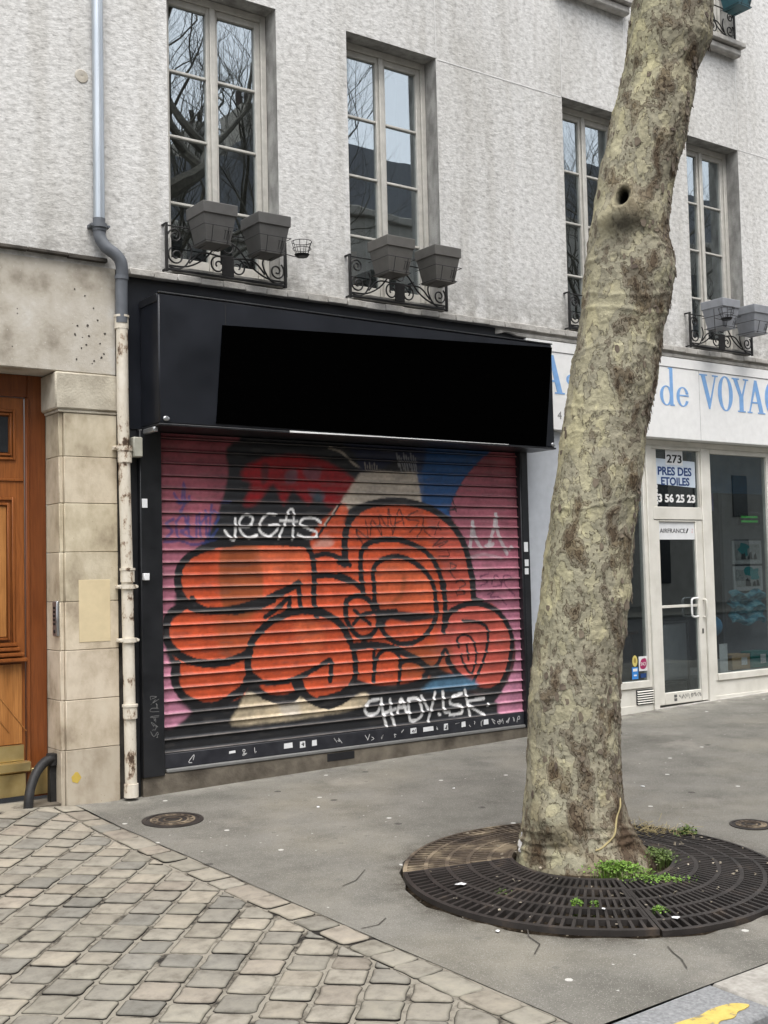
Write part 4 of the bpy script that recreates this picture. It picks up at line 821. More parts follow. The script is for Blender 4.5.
for x in [4.13,4.6,4.72,5.5,5.55,5.83,5.9,6.0,6.15,6.22,6.62,6.85,7.0,7.08,7.15,7.3,7.36,7.42,7.48,7.55,7.6]:
    mb = MB(); mb.ribbon(scrib(x, .215, random.uniform(.04,.08), .065, random.choice((3,4,5,6))), .006, fz(Yb), .0008+q*.00012, .0018+q*.00012); q += 1; mb.build('scribble', chalk, bar)
mb = MB()
for x, z in ((7.745,1.86),(7.748,1.72),(7.745,1.64)): mb.box(x, x+.05, -.0625, -.0605, z, z+random.uniform(.05,.1), .0005)
mb.build('sticker', M_['paper'], SH)
mb = MB(); mb.box(3.755, 3.80, -.062, -.0555, 2.23, 2.30, .001); mb.box(3.752, 3.80, -.09, -.0555, 1.665, 1.72, .004); mb.build('label_plate', M_['paper'], SH)
mb = MB()
for k in range(10): mb.ribbon(scrib(3.80, .42+k*.035, .08, .05, 4), .004, fz(-.055), .0008+k*.0001, .0014+k*.0001)
mb.build('scratch', flat('grey_scratch', (.14,.14,.14), .7), SH)

SG = thing('shop_sign_box', 'black box sign with a blank panel jutting out above the graffiti shutter', 'shop sign', (5.8, -.19, 2.85))
mb = MB(); mb.box(3.772, 7.912, -.36, -.021, 2.858, 3.862, .010); hs_ = mb.build('sign_housing', M_['navypaint'], SG)
mb = MB(); mb.box(3.770, 7.914, -.366, -.34, 3.863, 3.875, .003); mb.box(3.764, 7.918, -.372, -.021, 2.840, 2.857, .003); mb.box(3.763, 3.7705, -.35, -.03, 3.80, 3.86, .003); mb.build('edge_trim', M_['blackpaint'], SG)
mb = MB(); mb.box(4.346, 4.350, -.3625, -.3602, 2.87, 3.85, .0005); mb.build('panel_joint', M_['iron'], SG)
mb = MB(); mb.prism([(4.251,2.882),(7.787,2.8585),(7.905,3.835),(4.318,3.668)], fz(-.362), .0, .006); mb.build('sign_panel', M_['void'], SG)
mb = MB(); mb.prism([(4.917,2.8605),(5.75,2.8605),(7.3,2.8600),(7.3,2.8565),(5.75,2.852),(4.917,2.846)], fz(-.3725), .0, .004); mb.build('light_strip', M_['white'], SG)
for x, z in ((3.826, 2.895), (7.885, 2.885)):
    mb = MB(); mb.lathe([(.026,0),(.026,.008),(.02,.013),(.0,.014)], (0,0,0), 18); mb.v = [(x+a, -.361-c, z+b*.75) for a, b, c in mb.v]; mb.build('end_cap', M_['steel'], SG)
mb = MB(); mb.box(3.75, 3.79, -.30, -.1, 2.80, 2.838, .006); mb.build('awning_bracket', M_['steel'], SG)

# ------------------------------------------------------------------ travel agency
AG = thing('travel_agency_front', 'white travel agency shopfront with blue serif lettering and a glazed door', 'shopfront', (10.2, .12, .15))
mb = MB(); mb.box(7.858, 13.4, -.05, .2, 3.086, 3.872, .004); mb.box(7.858, 13.4, -.058, .2, 3.876, 3.982, .004); sb_ = mb.build('sign_board', M_['white'], AG)
mb = MB(); mb.box(10.467, 10.472, -.0512, -.0505, 3.09, 3.87, 0); mb.box(9.0, 9.005, -.0512, -.0505, 3.09, 3.87, 0); mb.build('panel_seam', flat('seam_grey', (.35,.35,.35), .7), sb_)
def ring(cx, cz, rx, rz, tk, tn, a0=0, a1=360, n=40):
    out = MB(); o = []; i = []
    for k in range(n+1):
        a = rad(a0+(a1-a0)*k/n); c, s_ = math.cos(a), math.sin(a); o.append((cx+rx*c, cz+rz*s_)); i.append((cx+(rx-tk)*c, cz+(rz-tn)*s_))
    return o, i
def glyphs():
    G = []                                                      # list of (outline, hole or None) drawn left to right
    def P(x0, x1, z0, z1, pts): G.append([(x0+(x1-x0)*a, z0+(z1-z0)*b) for a, b in pts])
    def RG(*a, **k): G.append(ring(*a, **k))
    zb_, zc = 3.452, 3.842
    for x0, x1 in ((8.06, 8.36), (11.335, 11.635)):             # A
        P(x0, x1, zb_, zc, [(.42,1),(.56,1),(.93,.04),(1.04,.04),(1.04,0),(.58,0),(.58,.04),(.68,.04),(.585,.30),(.235,.30),(.255,.35),(.565,.35),(.45,.70),(.12,.04),(.24,.04),(.24,0),(-.06,0),(-.06,.04),(.05,.04)])
    P(10.49, 10.79, zb_, zc, [(-.04,1),(.40,1),(.40,.96),(.28,.96),(.55,.28),(.84,.96),(.70,.96),(.70,1),(1.03,1),(1.03,.96),(.91,.96),(.53,0),(.45,0),(.05,.96),(-.04,.96)])
    RG(10.925, (zb_+zc)/2, .132, .202, .066, .014)
    P(11.065, 11.335, zb_, zc, [(-.06,1),(.42,1),(.42,.96),(.30,.96),(.58,.52),(.84,.96),(.70,.96),(.70,1),(1.05,1),(1.05,.96),(.93,.96),(.67,.47),(.67,.04),(.80,.04),(.80,0),(.28,0),(.28,.04),(.40,.04),(.40,.45),(.04,.96),(-.06,.96)])
    RG(11.785, (zb_+zc)/2, .132, .202, .064, .014, 42, 325); P(11.83, 11.92, zb_, 3.64, [(0,1),(1,1),(1,.93),(.85,.93),(.85,.05),(.25,.15),(.25,.93),(0,.93)])
    P(11.96, 12.16, zb_, zc, [(0,0),(1,0),(1,.3),(.95,.3),(.85,.04),(.45,.04),(.45,.48),(.7,.48),(.7,.53),(.45,.53),(.45,.96),(.8,.96),(.92,.75),(.97,.75),(.97,1),(0,1),(0,.96),(.12,.96),(.12,.04),(0,.04)])
    RG(9.915, 3.555, .104, .110, .05, .012); P(9.975, 10.04, zb_-.006, 3.868, [(0,1),(.78,1),(.78,.04),(1.1,.04),(1.1,.0),(0,0),(.0,.965),(-.35,.965),(-.35,.99)])
    RG(10.185, 3.558, .104, .110, .05, .012, 18, 335); P(10.10, 10.285, 3.565, 3.580, [(0,0),(1,0),(1,1),(0,1)])
    RG(8.47, 3.61, .07, .055, .035, .012, 60, 270); RG(8.47, 3.51, .075, .055, .035, .012, -120, 95); RG(12.3, 3.75, .09, .09, .045, .014, 50, 270); RG(12.3, 3.55, .095, .1, .045, .014, -130, 95)
    return G
for k, g in enumerate(glyphs()):
    mb = MB()
    if isinstance(g, tuple):
        o, i = g; n = len(o); fn = fz(-.0505); d0, d1 = .0003, .0022
        vs = [fn(*p, d1) for p in o]+[fn(*p, d1) for p in i]+[fn(*p, d0) for p in o]+[fn(*p, d0) for p in i]
        mb.add(vs, [q for j in range(n-1) for q in ((j,j+1,n+j+1,n+j),(j,2*n+j,2*n+j+1,j+1),(n+j,n+j+1,3*n+j+1,3*n+j))])
    else: mb.prism(g, fz(-.0505), .0003, .0028)
    mb.build('letter', M_['letter'], sb_, smooth=0)
text_mesh('4', 8.262, 8.318, 3.197, 3.275, -.0505).build('phone_digit', flat('grey_print', (.22,.22,.22), .6), sb_, smooth=0)
GY = .12
mb = MB(); mb.box(7.83, 8.36, .02, .2, .02, 3.075, .004); mb.build('side_panel', M_['palegrey'], AG)
mb = MB(); mb.box(8.361, 13.4, GY-.02, GY+.12, 3.02, 3.083, .004); mb.build('head_rail', M_['cream'], AG)
def win_frame(x0, x1, z0, z1, w=.05, sill=True):
    b = MB(); b.box(x0, x0+w, GY-.02, GY+.06, z0, z1); b.box(x1-w, x1, GY-.02, GY+.06, z0, z1); b.box(x0+w, x1-w, GY-.02, GY+.06, z1-w, z1)
    b.box(x0+w, x1-w, GY-.03, GY+.06, z0, z0+.075); return b
lw_ = win_frame(8.362, 9.705, .395, 3.018); LW = lw_.build('side_window', M_['cream'], AG)
mb = MB(); mb.box(8.41, 9.657, GY+.012, GY+.018, .46, 2.97, 0); mb.build('pane', M_['shopglass'], LW, smooth=0)
rw_ = win_frame(10.748, 11.885, .385, 3.018); RW = rw_.build('display_window', M_['cream'], AG)
mb = MB(); mb.box(10.797, 11.837, GY+.012, GY+.018, .455, 2.97, 0); mb.build('pane', M_['shopglass'], RW, smooth=0)
rw2 = win_frame(11.888, 13.38, .385, 3.018).build('display_window', M_['cream'], AG)
mb = MB(); mb.box(11.936, 13.33, GY+.012, GY+.018, .455, 2.97, 0); mb.build('pane', M_['shopglass'], rw2, smooth=0)
mb = MB()
for x0, x1 in ((8.362, 9.703), (10.748, 13.4)): mb.box(x0, x1, GY-.012, GY+.1, .0, .392 if x0 < 9 else .382, .004); mb.box(x0, x1, GY-.022, GY-.0125, .0, .215, .004)
mb.build('stall_riser', M_['cream'], AG)
mb = MB(); mb.box(9.444, 9.70, GY-.026, GY-.0125, .222, .377, .002); vt = mb.build('vent_grille', M_['black'], AG)
mb = MB()
for k in range(6): mb.obox((9.572, GY-.034, .235+k*.025), (.128, .008, .0015), ((1,0,0),(0,.8,.6),(0,-.6,.8)), .0005)
mb.build('louvre', M_['cream'], vt)
mb = MB(); mb.box(9.706, 9.798, GY-.035, GY+.1, .02, 3.019, .005); mb.box(10.622, 10.746, GY-.035, GY+.1, .02, 3.019, .005); mb.box(9.798, 10.622, GY-.03, GY+.1, 2.205, 2.345, .005); mb.box(9.798, 10.622, GY-.03, GY+.1, 2.985, 3.019, .004)
mb.box(9.798, 9.885, GY-.02, GY+.06, 2.346, 2.984, .004); mb.box(10.592, 10.622, GY-.02, GY+.06, 2.346, 2.984, .004); mb.build('door_frame', M_['cream'], AG)
mb = MB(); mb.box(9.70, 13.4, GY-.06, GY+.1, -.1, .16, .006); mb.v = [(x, y, z if z < 0 else zg(x, 0)+.012) for x, y, z in mb.v]; mb.build('threshold', M_['ledge'], AG)
mb = MB(); mb.box(9.886, 10.591, GY+.012, GY+.018, 2.346, 2.984, 0); tr = mb.build('transom_pane', M_['shopglass'], AG, smooth=0)
dm = MB(); dm.box(9.802, 9.897, GY-.022, GY+.03, .185, 2.200, .005); dm.box(10.503, 10.618, GY-.022, GY+.03, .185, 2.200, .005); dm.box(9.897, 10.503, GY-.022, GY+.03, .185, .312, .005); dm.box(9.897, 10.503, GY-.022, GY+.03, 2.182, 2.200, .003)
DR = dm.build('glazed_door', M_['cream'], AG)
mb = MB(); mb.box(9.896, 10.504, GY+.004, GY+.010, .312, 2.182, 0); mb.build('pane', M_['shopglass'], DR, smooth=0)
mb = MB(); mb.box(9.897, 10.50, GY-.012, GY-.001, 1.232, 1.262, .003); mb.build('push_bar', M_['cream'], DR)
mb = MB(); mb.tube(smooth_pts([(10.50,GY-.02,1.325),(10.40,GY-.05,1.328),(10.352,GY-.055,1.31),(10.347,GY-.055,1.225),(10.352,GY-.055,1.14),(10.40,GY-.05,1.122),(10.50,GY-.02,1.125)], 4), .011, 8); mb.build('handle', M_['white'], DR)
mb = MB(); mb.tube(smooth_pts([(10.585,GY-.022,1.305),(10.585,GY-.065,1.30),(10.585,GY-.075,1.21),(10.585,GY-.065,1.12),(10.585,GY-.022,1.115)], 4), .012, 8); mb.build('handle', M_['cream'], DR)
mb = MB(); mb.box(10.55, 10.572, GY-.026, GY-.0225, .93, .985, .002); mb.build('lock', M_['iron'], DR)
mb = MB(); 
for k in range(2): mb.box(10.04, 10.085, GY-.024, GY-.0222, .215+k*.04, .245+k*.04, .0005)
for k in range(14): mb.ribbon(scrib(10.12+k*.026, .225, .03, .06, 4), .005, fz(GY-.022), .0008+k*.0001, .0014+k*.0001)
mb.build('kick_scuff', flat('dark_scuff', (.10,.10,.10), .7), DR)
# notices on the glass
mb = MB(); mb.box(9.899, 10.501, GY-.004, GY-.001, 1.985, 2.180, .0005); af = mb.build('door_notice', M_['paper'], DR)
text_mesh('AIRFRANCE', 9.92, 10.345, 2.058, 2.106, GY-.0042, bold=.0).build('print', M_['black'], af, smooth=0)
mb = MB(); mb.prism([(10.352,2.058),(10.372,2.058),(10.398,2.108),(10.378,2.108)], fz(GY-.0042), 0, .002); mb.build('print', M_['black'], af)
mb = MB(); mb.prism([(10.455,2.06),(10.461,2.06),(10.463,2.075),(10.457,2.075)], fz(GY-.0042), 0, .002); mb.prism([(10.46,2.09),(10.466,2.09),(10.468,2.105),(10.462,2.105)], fz(GY-.0042), 0, .002); mb.build('print', flat('red_print', (.5,.03,.03), .6), af)
mb = MB(); mb.box(10.066, 10.353, GY+.004, GY+.007, 2.815, 2.984, .0005); nb = mb.build('number_plate', M_['paper'], tr)
text_mesh('273', 10.085, 10.335, 2.838, 2.932, GY+.0035, bold=.02).build('digits', M_['black'], nb, smooth=0)
mb = MB(); mb.prism([(9.896,2.600),(10.56,2.570),(10.562,2.865),(9.892,2.885)], fz(GY+.0112), 0, .003); ns = mb.build('name_sheet', M_['paleblue'], tr)
text_mesh('PRES DES', 9.935, 10.50, 2.698, 2.795, GY+.008, bold=.03).build('print', M_['ink'], ns, smooth=0)
text_mesh('ETOILES', 9.985, 10.46, 2.588, 2.680, GY+.008, bold=.03).build('print', M_['ink'], ns, smooth=0)
mb = MB(); mb.box(9.887, 10.59, GY+.020, GY+.024, 2.347, 2.60, 0); mb.build('dark_film', M_['black'], tr)
text_mesh('3 56 25 23', 9.932, 10.552, 2.398, 2.492, GY+.0118, bold=.035).build('phone_number', M_['white'], tr, smooth=0)
mb = MB()
for k in range(5): mb.box(9.893, 9.925, GY+.008, GY+.0115, 2.375+k*.045, 2.41+k*.045, .0005)
mb.build('small_print', M_['paper'], tr)
def sticker(x0, x1, z0, z1, m, round_=False):
    b = MB(); n = 28
    if round_: b.prism([((x0+x1)/2+(x1-x0)/2*math.cos(t), (z0+z1)/2+(z1-z0)/2*math.sin(t)) for t in np.linspace(0, 2*math.pi, n+1)[:-1]], fz(GY+.0115), 0, .002)
    else: b.box(x0, x1, GY+.0095, GY+.0115, z0, z1, .0004)
    return b.build('sticker', m, LW)
s1 = sticker(9.43, 9.508, .625, .745, flat('yellow_sticker', (.62,.52,.16), .6), True)
mb = MB(); mb.prism([(9.469+.018*math.cos(t), .69+.028*math.sin(t)) for t in np.linspace(0, 6.28, 16)[:-1]], fz(GY+.009), .0002, .0012); mb.build('sticker_print', flat('ochre_print', (.35,.25,.05), .6), s1)
s2 = sticker(9.53, 9.655, .572, .728, M_['paper'])
mb = MB(); mb.prism(smooth_pts([(9.545,.615),(9.56,.685),(9.60,.705),(9.64,.70),(9.65,.64),(9.625,.60),(9.58,.592)], 3, True), fz(GY+.009), .0002, .0012); mb.build('sticker_print', flat('magenta_print', (.33,.02,.10), .5), s2)
text_mesh('SNCF', 9.556, 9.64, .63, .665, GY+.0075, d=.001).build('sticker_print', M_['white'], s2, smooth=0)
s3 = sticker(9.42, 9.515, .492, .618, flat('blue_sticker', (.04,.22,.60), .5))
mb = MB(); mb.box(9.435, 9.50, GY+.0078, GY+.009, .575, .605, 0); mb.box(9.445, 9.49, GY+.0078, GY+.009, .525, .54, 0); mb.build('sticker_print', M_['white'], s3)
sticker(9.55, 9.64, .50, .545, M_['ink'])
# inside the shop
mb = MB(); x0, x1, y0, y1, z0, z1 = 7.9, 13.4, GY+.11, 4.0, .1, 3.06
mb.add([(x0,y0,z0),(x1,y0,z0),(x1,y1,z0),(x0,y1,z0),(x0,y0,z1),(x1,y0,z1),(x1,y1,z1),(x0,y1,z1)], [(0,1,2,3),(7,6,5,4),(2,3,7,6),(1,2,6,5),(3,0,4,7)]); mb.build('shop_interior', flat('shop_interior_paint', (.075,.073,.07), .8), AG, fix=False, smooth=0)
mb = MB(); mb.box(10.76, 13.35, GY+.07, 1.05, .16, .44, .004); mb.box(12.02, 13.3, .92, .97, .44, 2.6, .004); mb.build('display_plinth', flat('display_grey', (.16,.165,.18), .7), AG)
def poster(x0, x1, z0, z1, label, seed):
    p = thing('framed_poster', label, 'poster', ((x0+x1)/2, .9, z0), 'posters in the agency window'); r2 = random.Random(seed)
    b = MB(); b.box(x0, x1, .895, .915, z0, z1, .004); b.build('poster_frame', M_['paper'], p)
    b = MB(); b.box(x0+.05, x1-.05, .890, .8945, z0+.05, z1-.05, .001); b.build('picture', flat('grey_print_%d' % seed, (.50,.51,.51), .6, var=.3, scale=20), p)
    b = MB()
    for k in range(3):
        cx, cz = x0+(x1-x0)*r2.uniform(.25,.75), z0+(z1-z0)*r2.uniform(.3,.75); b.prism(smooth_pts([(cx+r2.uniform(.05,.13)*math.cos(t), cz+r2.uniform(.03,.08)*math.sin(t)) for t in np.linspace(0, 6.28, 8)[:-1]], 3, True), fz(.8895), k*.0006, k*.0006+.0005)
    b.build('picture', flat('teal_print_%d' % seed, (.03,.34,.36), .6), p)
    b = MB()
    for k in range(5):
        cx = x0+(x1-x0)*r2.uniform(.15,.8); b.prism([(cx,z0+.06),(cx+.07,z0+.06),(cx+.05,z0+r2.uniform(.09,.17)),(cx+.01,z0+r2.uniform(.09,.15))], fz(.8875), k*.0006, k*.0006+.0005)
    b.build('picture', flat('dark_print_%d' % seed, (.05,.055,.06), .6), p)
poster(12.17, 12.76, 1.70, 2.00, 'upper framed poster with teal shapes inside the agency window', 1)
poster(12.17, 12.76, 1.36, 1.675, 'lower framed poster with teal corner inside the agency window', 2)
P = [[(11.84+.66*i/24, .70-.05*math.sin(j*.9)*(.4+.6*vnoise(i*.3, j*.3, 0, 4)), .96+.40*j/18+.03*math.sin(i*.4)) for j in range(19)] for i in range(25)]
mb = MB(); mb.grid(P); mb.grid([[(x, y+.02, z) for x, y, z in r] for r in P]); sc = mb.build('folded_fabric', mat('teal_patterned_cloth', [(.35,(.015,.08,.13)),(.48,(.05,.28,.38)),(.6,(.25,.48,.55)),(.7,(.03,.08,.12))], scale=9, detail=7, rough=.9, stretch=(1,1,2.5)), loc=(12.17,.7,.96), fix=False)
tag(sc, 'teal patterned fabric draped under the posters in the agency window', 'fabric')
def carton(name, x0, x1, y0, y1, z0, z1, m, label):
    t_ = thing(name, label, 'box', ((x0+x1)/2, (y0+y1)/2, z0)); b = MB(); b.box(x0, x1, y0, y1, z0, z1, .006); b.build('carton', M_[m], t_)
    b = MB(); b.box((x0+x1)/2, (x0+x1)/2+(x1-x0)*.32, y0-.003, y0-.0005, z0+.05, z1-.04, .0005); b.build('box_label', M_['paper'], t_)
carton('cardboard_box', 11.47, 11.81, .42, .62, .441, .62, 'card', 'plain brown cardboard box on the floor of the agency window')
carton('teal_box', 11.84, 12.17, .42, .58, .441, .64, 'tealcard', 'teal box with white label at the right of the agency window')
b = MB(); b.lathe([(.13*math.sin(t), -.13*math.cos(t)) for t in np.linspace(.05, 3.09, 16)], (0,0,0), 24); b.v = [(11.21+x, .50+y, .97+z) for x, y, z in b.v]
gl = thing('globe', 'small blue globe on a stand beside the agency door post', 'globe', (11.21, .5, .44)); b.build('ball', flat('globe_blue', (.04,.22,.42), .4), gl)
b = MB(); b.tube([(11.21,.5,.86),(11.21,.5,.47)], .014, 8); b.lathe([(.09,0),(.09,.02),(.0,.03)], (11.21,.5,.442), 20); b.build('stand', M_['iron'], gl)
b = MB(); b.box(11.09, 11.235, .30, .305, .445, .775, .001); b.box(11.09, 11.095, .306, .34, .445, .6, .001); pp = b.build('price_card', M_['paper'], loc=(11.16,.3,.445)); tag(pp, 'tall white price card standing beside the agency door post', 'card')
ea = thing('notice_stand', 'dark framed notice stand behind the glass of the agency door', 'notice stand', (10.6, .5, .16))
b = MB(); b.box(10.30, 10.33, .48, .51, .16, 1.06, .004); b.box(10.75, 10.78, .48, .51, .16, 1.06, .004); b.box(10.33, 10.75, .48, .51, 1.03, 1.06, .004); b.box(10.33, 10.75, .48, .51, .36, .39, .004); b.build('stand_frame', M_['black'], ea)
b = MB(); b.box(10.331, 10.749, .492, .50, .391, 1.029, .001); b.build('notice', flat('grey_notice', (.30,.31,.33), .5), ea)
b = MB(); b.box(10.80, 13.3, .42, .44, 2.55, 3.04, .004); tag(b.build('window_blind', flat('navy_blind', (.02,.11,.22), .7), loc=(12,.43,2.55)), 'dark blue blind lowered across the top of the agency display window', 'blind')
cs = thing('window_sign', 'violet sign with lilac lettering hanging inside the agency display window', 'sign', (11.05, .5, 2.5)); b = MB(); b.box(10.55, 11.34, .5, .52, 2.34, 2.63, .004); b.build('sign_face', flat('violet_sign', (.09,.06,.26), .6), cs)
text_mesh('Club Med', 10.63, 11.26, 2.42, 2.55, .4985).build('lettering', flat('lilac_print', (.30,.30,.55), .6), cs, smooth=0)
dk = thing('office_desk', 'dark office desk standing deep inside the travel agency', 'desk', (10.6, 2.4, .1)); b = MB(); b.box(9.5, 11.6, 2.0, 2.8, .82, .86, .004); b.build('desk_top', flat('walnut', (.20,.12,.07), .5), dk)
for xx in (9.55, 11.5): b = MB(); b.box(xx, xx+.05, 2.05, 2.75, .1, .819, .004); b.build('desk_side', flat('walnut_side', (.15,.09,.055), .6), dk)
br = thing('brochure_rack', 'rack of coloured brochures along the back wall of the travel agency', 'rack', (11.2, 3.6, .1)); b = MB(); b.box(9.3, 12.6, 3.62, 3.9, .1, 2.3, .005); b.build('rack_body', flat('rack_grey', (.34,.34,.33), .7), br)
for k in range(36):
    b = MB(); xx = 9.4+(k % 12)*.265; zz_ = 1.0+(k//12)*.42; b.box(xx, xx+.2, 3.595, 3.619, zz_, zz_+.29, .002); b.build('brochure', M_[random.choice(('tealcard','paper','paleblue','card','ink','letter','yellow'))], br)
led = thing('led_sign', 'small green two-line light-up sign inside the agency window', 'sign', (12.4, .8, 2.2)); b = MB(); b.box(12.20, 12.62, .8, .83, 2.20, 2.35, .004); b.build('sign_body', M_['black'], led)
em = bpy.data.materials.new('green_led'); em.use_nodes = True; e_ = em.node_tree.nodes['Principled BSDF']; e_.inputs['Base Color'].default_value = (.02,.2,.02,1); e_.inputs['Emission Color'].default_value = (.08,.8,.10,1); e_.inputs['Emission Strength'].default_value = .16
b = MB()
for r_, z in enumerate((2.295, 2.24)):
    x = 12.24
    while x < 12.57: w_ = random.uniform(.012, .03); b.box(x, x+w_, .7965, .7995, z-.013, z+.013, .0005); x += w_+.008
b.build('lit_text', em, led)

# ------------------------------------------------------------------ window railings and planters
def spiral(cx, cz, r, turns, a0, s=1):
    return [(cx+r*(1-.8*k/40)*math.cos(a0+s*turns*2*math.pi*k/40), cz+r*(1-.8*k/40)*math.sin(a0+s*turns*2*math.pi*k/40)) for k in range(41)]
def railing(x0, x1, z0, label):
    y = -.07; t = thing('window_railing', label, 'railing', ((x0+x1)/2, y, z0), 'wrought iron window railings'); H = .37; L = x1-x0; cx = (x0+x1)/2
    mb = MB()
    for x in (x0, x1): mb.box(x-.011, x+.011, y-.011, y+.011, z0-.01, z0+H, .002); mb.box(x-.008, x+.008, y+.012, .0, z0+.0, z0+.016, .002); mb.box(x-.012, x+.012, y-.013, .0, z0+H+.0005, z0+H+.014, .003)
    mb.box(x0+.012, x1-.012, y-.010, y+.010, z0, z0+.016, .002); mb.box(x0+.012, x1-.012, y-.006, y+.006, z0+H-.012, z0+H-.002, .002)
    mb.build('rail_frame', M_['iron'], t)
    def curve(pts, r=.0075, name='scroll'):
        b = MB(); b.tube([(a, y, z0+c) for a, c in pts], r, 6); b.build(name, M_['iron'], t)
    for s in (1, -1):
        xe = x0 if s > 0 else x1
        curve([(xe+s*a, c) for a, c in spiral(.075, .285, .060, 1.6, 3.0, -1)]); curve([(xe+s*a, c) for a, c in spiral(.085, .125, .075, 1.5, 2.2, 1)])
        curve([(xe+s*a, c) for a, c in smooth_pts([(.02,.03),(.10,.02),(.17,.06),(.22,.16),(.20,.24)], 6)])
        curve([(xe+s*a, c) for a, c in smooth_pts([(.20,.08),(.28,.16),(.36,.185),(L/2-.03,.17)], 6)]); curve([(xe+s*a, c) for a, c in smooth_pts([(.02,.04),(.18,.05),(.33,.13),(L/2-.10,.26),(L/2-.02,.30)], 6)])
    curve(spiral(cx-.09, .10, .075, 1.4, 1.4, 1)); curve(spiral(cx+.09, .10, .075, 1.4, 1.74, -1)); curve([(cx+.05*math.cos(a), .26+.05*math.sin(a)) for a in np.linspace(0, 6.4, 24)])
    b = MB(); b.box(cx-.055, cx+.055, y-.005, y+.005, z0+.02, z0+.19, .002); b.build('centre_plate', M_['iron'], t)
    return t
railing(3.985, 5.085, 4.135, 'black scrolled railing at the first-floor window nearest the drainpipe')
railing(5.752, 6.845, 4.135, 'black scrolled railing at the first-floor window above the middle of the black sign')
railing(8.455, 9.54, 4.135, 'black scrolled railing at the first-floor window half hidden by the tree trunk')
railing(10.33, 11.42, 4.135, 'black scrolled railing at the first-floor window right of the tree trunk')
railing(10.36, 11.33, 7.85, 'black scrolled railing on the upper sill at the top right')
def planter(xc, z0, m, label, w=.30, tilt=0.0, y1=-.135):
    yf = y1-w; yc = (yf+y1)/2; t = thing('window_planter', label, 'planter', (xc, yc, z0), 'plastic planters hooked on the window railings')
    H = .315; mb = MB()
    def sq(h, z): return [(xc-h+tilt*z, yc-h, z0+z), (xc+h+tilt*z, yc-h, z0+z), (xc+h+tilt*z, yc+h, z0+z), (xc-h+tilt*z, yc+h, z0+z)]
    L = [sq(.112,.0), sq(.112,.022), sq(.106,.023), sq(.140,.225), sq(.130,.226), sq(.120,.20)]
    n = len(L); mb.add([p for q in L for p in q], [(i*4+k, i*4+(k+1) % 4, i*4+4+(k+1) % 4, i*4+4+k) for i in range(n-1) for k in range(4)]+[(0,1,2,3)]); mb.build('pot', M_[m], t, smooth=20)
    mb = MB(); L = [sq(.143,.222), sq(.150,.228), sq(.152,H-.006), sq(.149,H), sq(.138,H), sq(.136,.228)]
    mb.add([p for q in L for p in q], [(i*4+k, i*4+(k+1) % 4, ((i+1) % 6)*4+(k+1) % 4, ((i+1) % 6)*4+k) for i in range(6) for k in range(4)]); mb.build('rim', M_[m], t, smooth=20)
    mb = MB(); mb.box(xc-.135+tilt*.25, xc+.135+tilt*.25, yc-.135, yc+.135, z0+.235, z0+.255, .004); mb.build('soil', M_['soil'], t)
    mb = MB(); r = .0035
    for h, z in ((.118,.012),(.150,.13)): mb.tube([(xc-h,yc+.14,z0+z),(xc-h,yc-h-.004,z0+z),(xc+h,yc-h-.004,z0+z),(xc+h,yc+.14,z0+z)], r, 5)
    for a in (-.07,.07): mb.tube([(xc+a,yc-.154,z0+.13),(xc+a,yc-.122,z0+.008),(xc+a,yc+.10,z0-.004),(xc+a,yc+.15,z0+.16),(xc+a,y1+.012,z0+.20)], r, 5)
    for a in (-.035, 0, .035): mb.tube([(xc+.06+a*.6,yc-.155,z0+.10),(xc+.06+a*.6,yc-.126,z0+.035)], .0025, 5)
    mb.tube([(xc+.03,yc-.150,z0+.10),(xc+.09,yc-.150,z0+.10)], .0025, 5); mb.build('wire_holder', M_['iron'], t)
    return t
planter(4.282, 4.312, 'tubdark', 'left of two dark planters on the railing nearest the drainpipe')
planter(4.775, 4.305, 'tubdark', 'right of two dark planters on the railing nearest the drainpipe, beside a wire holder')
planter(6.055, 4.312, 'tubgrey', 'left of two taupe planters on the railing above the middle of the black sign')
planter(6.582, 4.305, 'tubgrey', 'right of two taupe planters on the railing above the middle of the black sign')
planter(8.82, 4.31, 'tublight', 'pale planter mostly hidden by the trunk on the railing behind the tree', y1=-.10)
planter(10.595, 4.31, 'tublight', 'left of two pale blue-grey planters on the railing right of the trunk')
planter(11.15, 4.305, 'tublight', 'right of two pale blue-grey planters on the railing right of the trunk')
planter(11.10, 8.10, 'tubteal', 'teal planter high on the upper railing at the top right corner')
ph = thing('pot_holder', 'empty wire pot holder with dark saucer at the right end of the leftmost railing', 'pot holder', (5.16, -.2, 4.36)); mb = MB()
for z, r in ((4.50,.085),(4.44,.078)): mb.tube([(5.165+r*math.cos(a), -.215+r*math.sin(a), z) for a in np.linspace(0, 2*math.pi, 22)], .003, 5)
for k in range(8): a = k*math.pi/4; mb.tube([(5.165+.085*math.cos(a),-.215+.085*math.sin(a),4.50),(5.165+.045*math.cos(a),-.215+.045*math.sin(a),4.37)], .0026, 5)
mb.tube([(5.06,-.13,4.40),(5.10,-.17,4.38),(5.14,-.2,4.37)], .004, 5); mb.tube([(5.06,-.13,4.50),(5.06,-.14,4.20)], .004, 5); mb.build('wire_cage', M_['iron'], ph)
mb = MB(); mb.lathe([(.0,0),(.05,0),(.065,.02),(.06,.022),(.0,.008)], (5.165,-.215,4.372), 20); mb.build('saucer', M_['black'], ph)
ph2 = copy_tree(ph); ph2.location = (10.47, -.44, 4.36); ph2['label'] = 'empty wire pot holder hanging before the left pale planter right of the trunk'
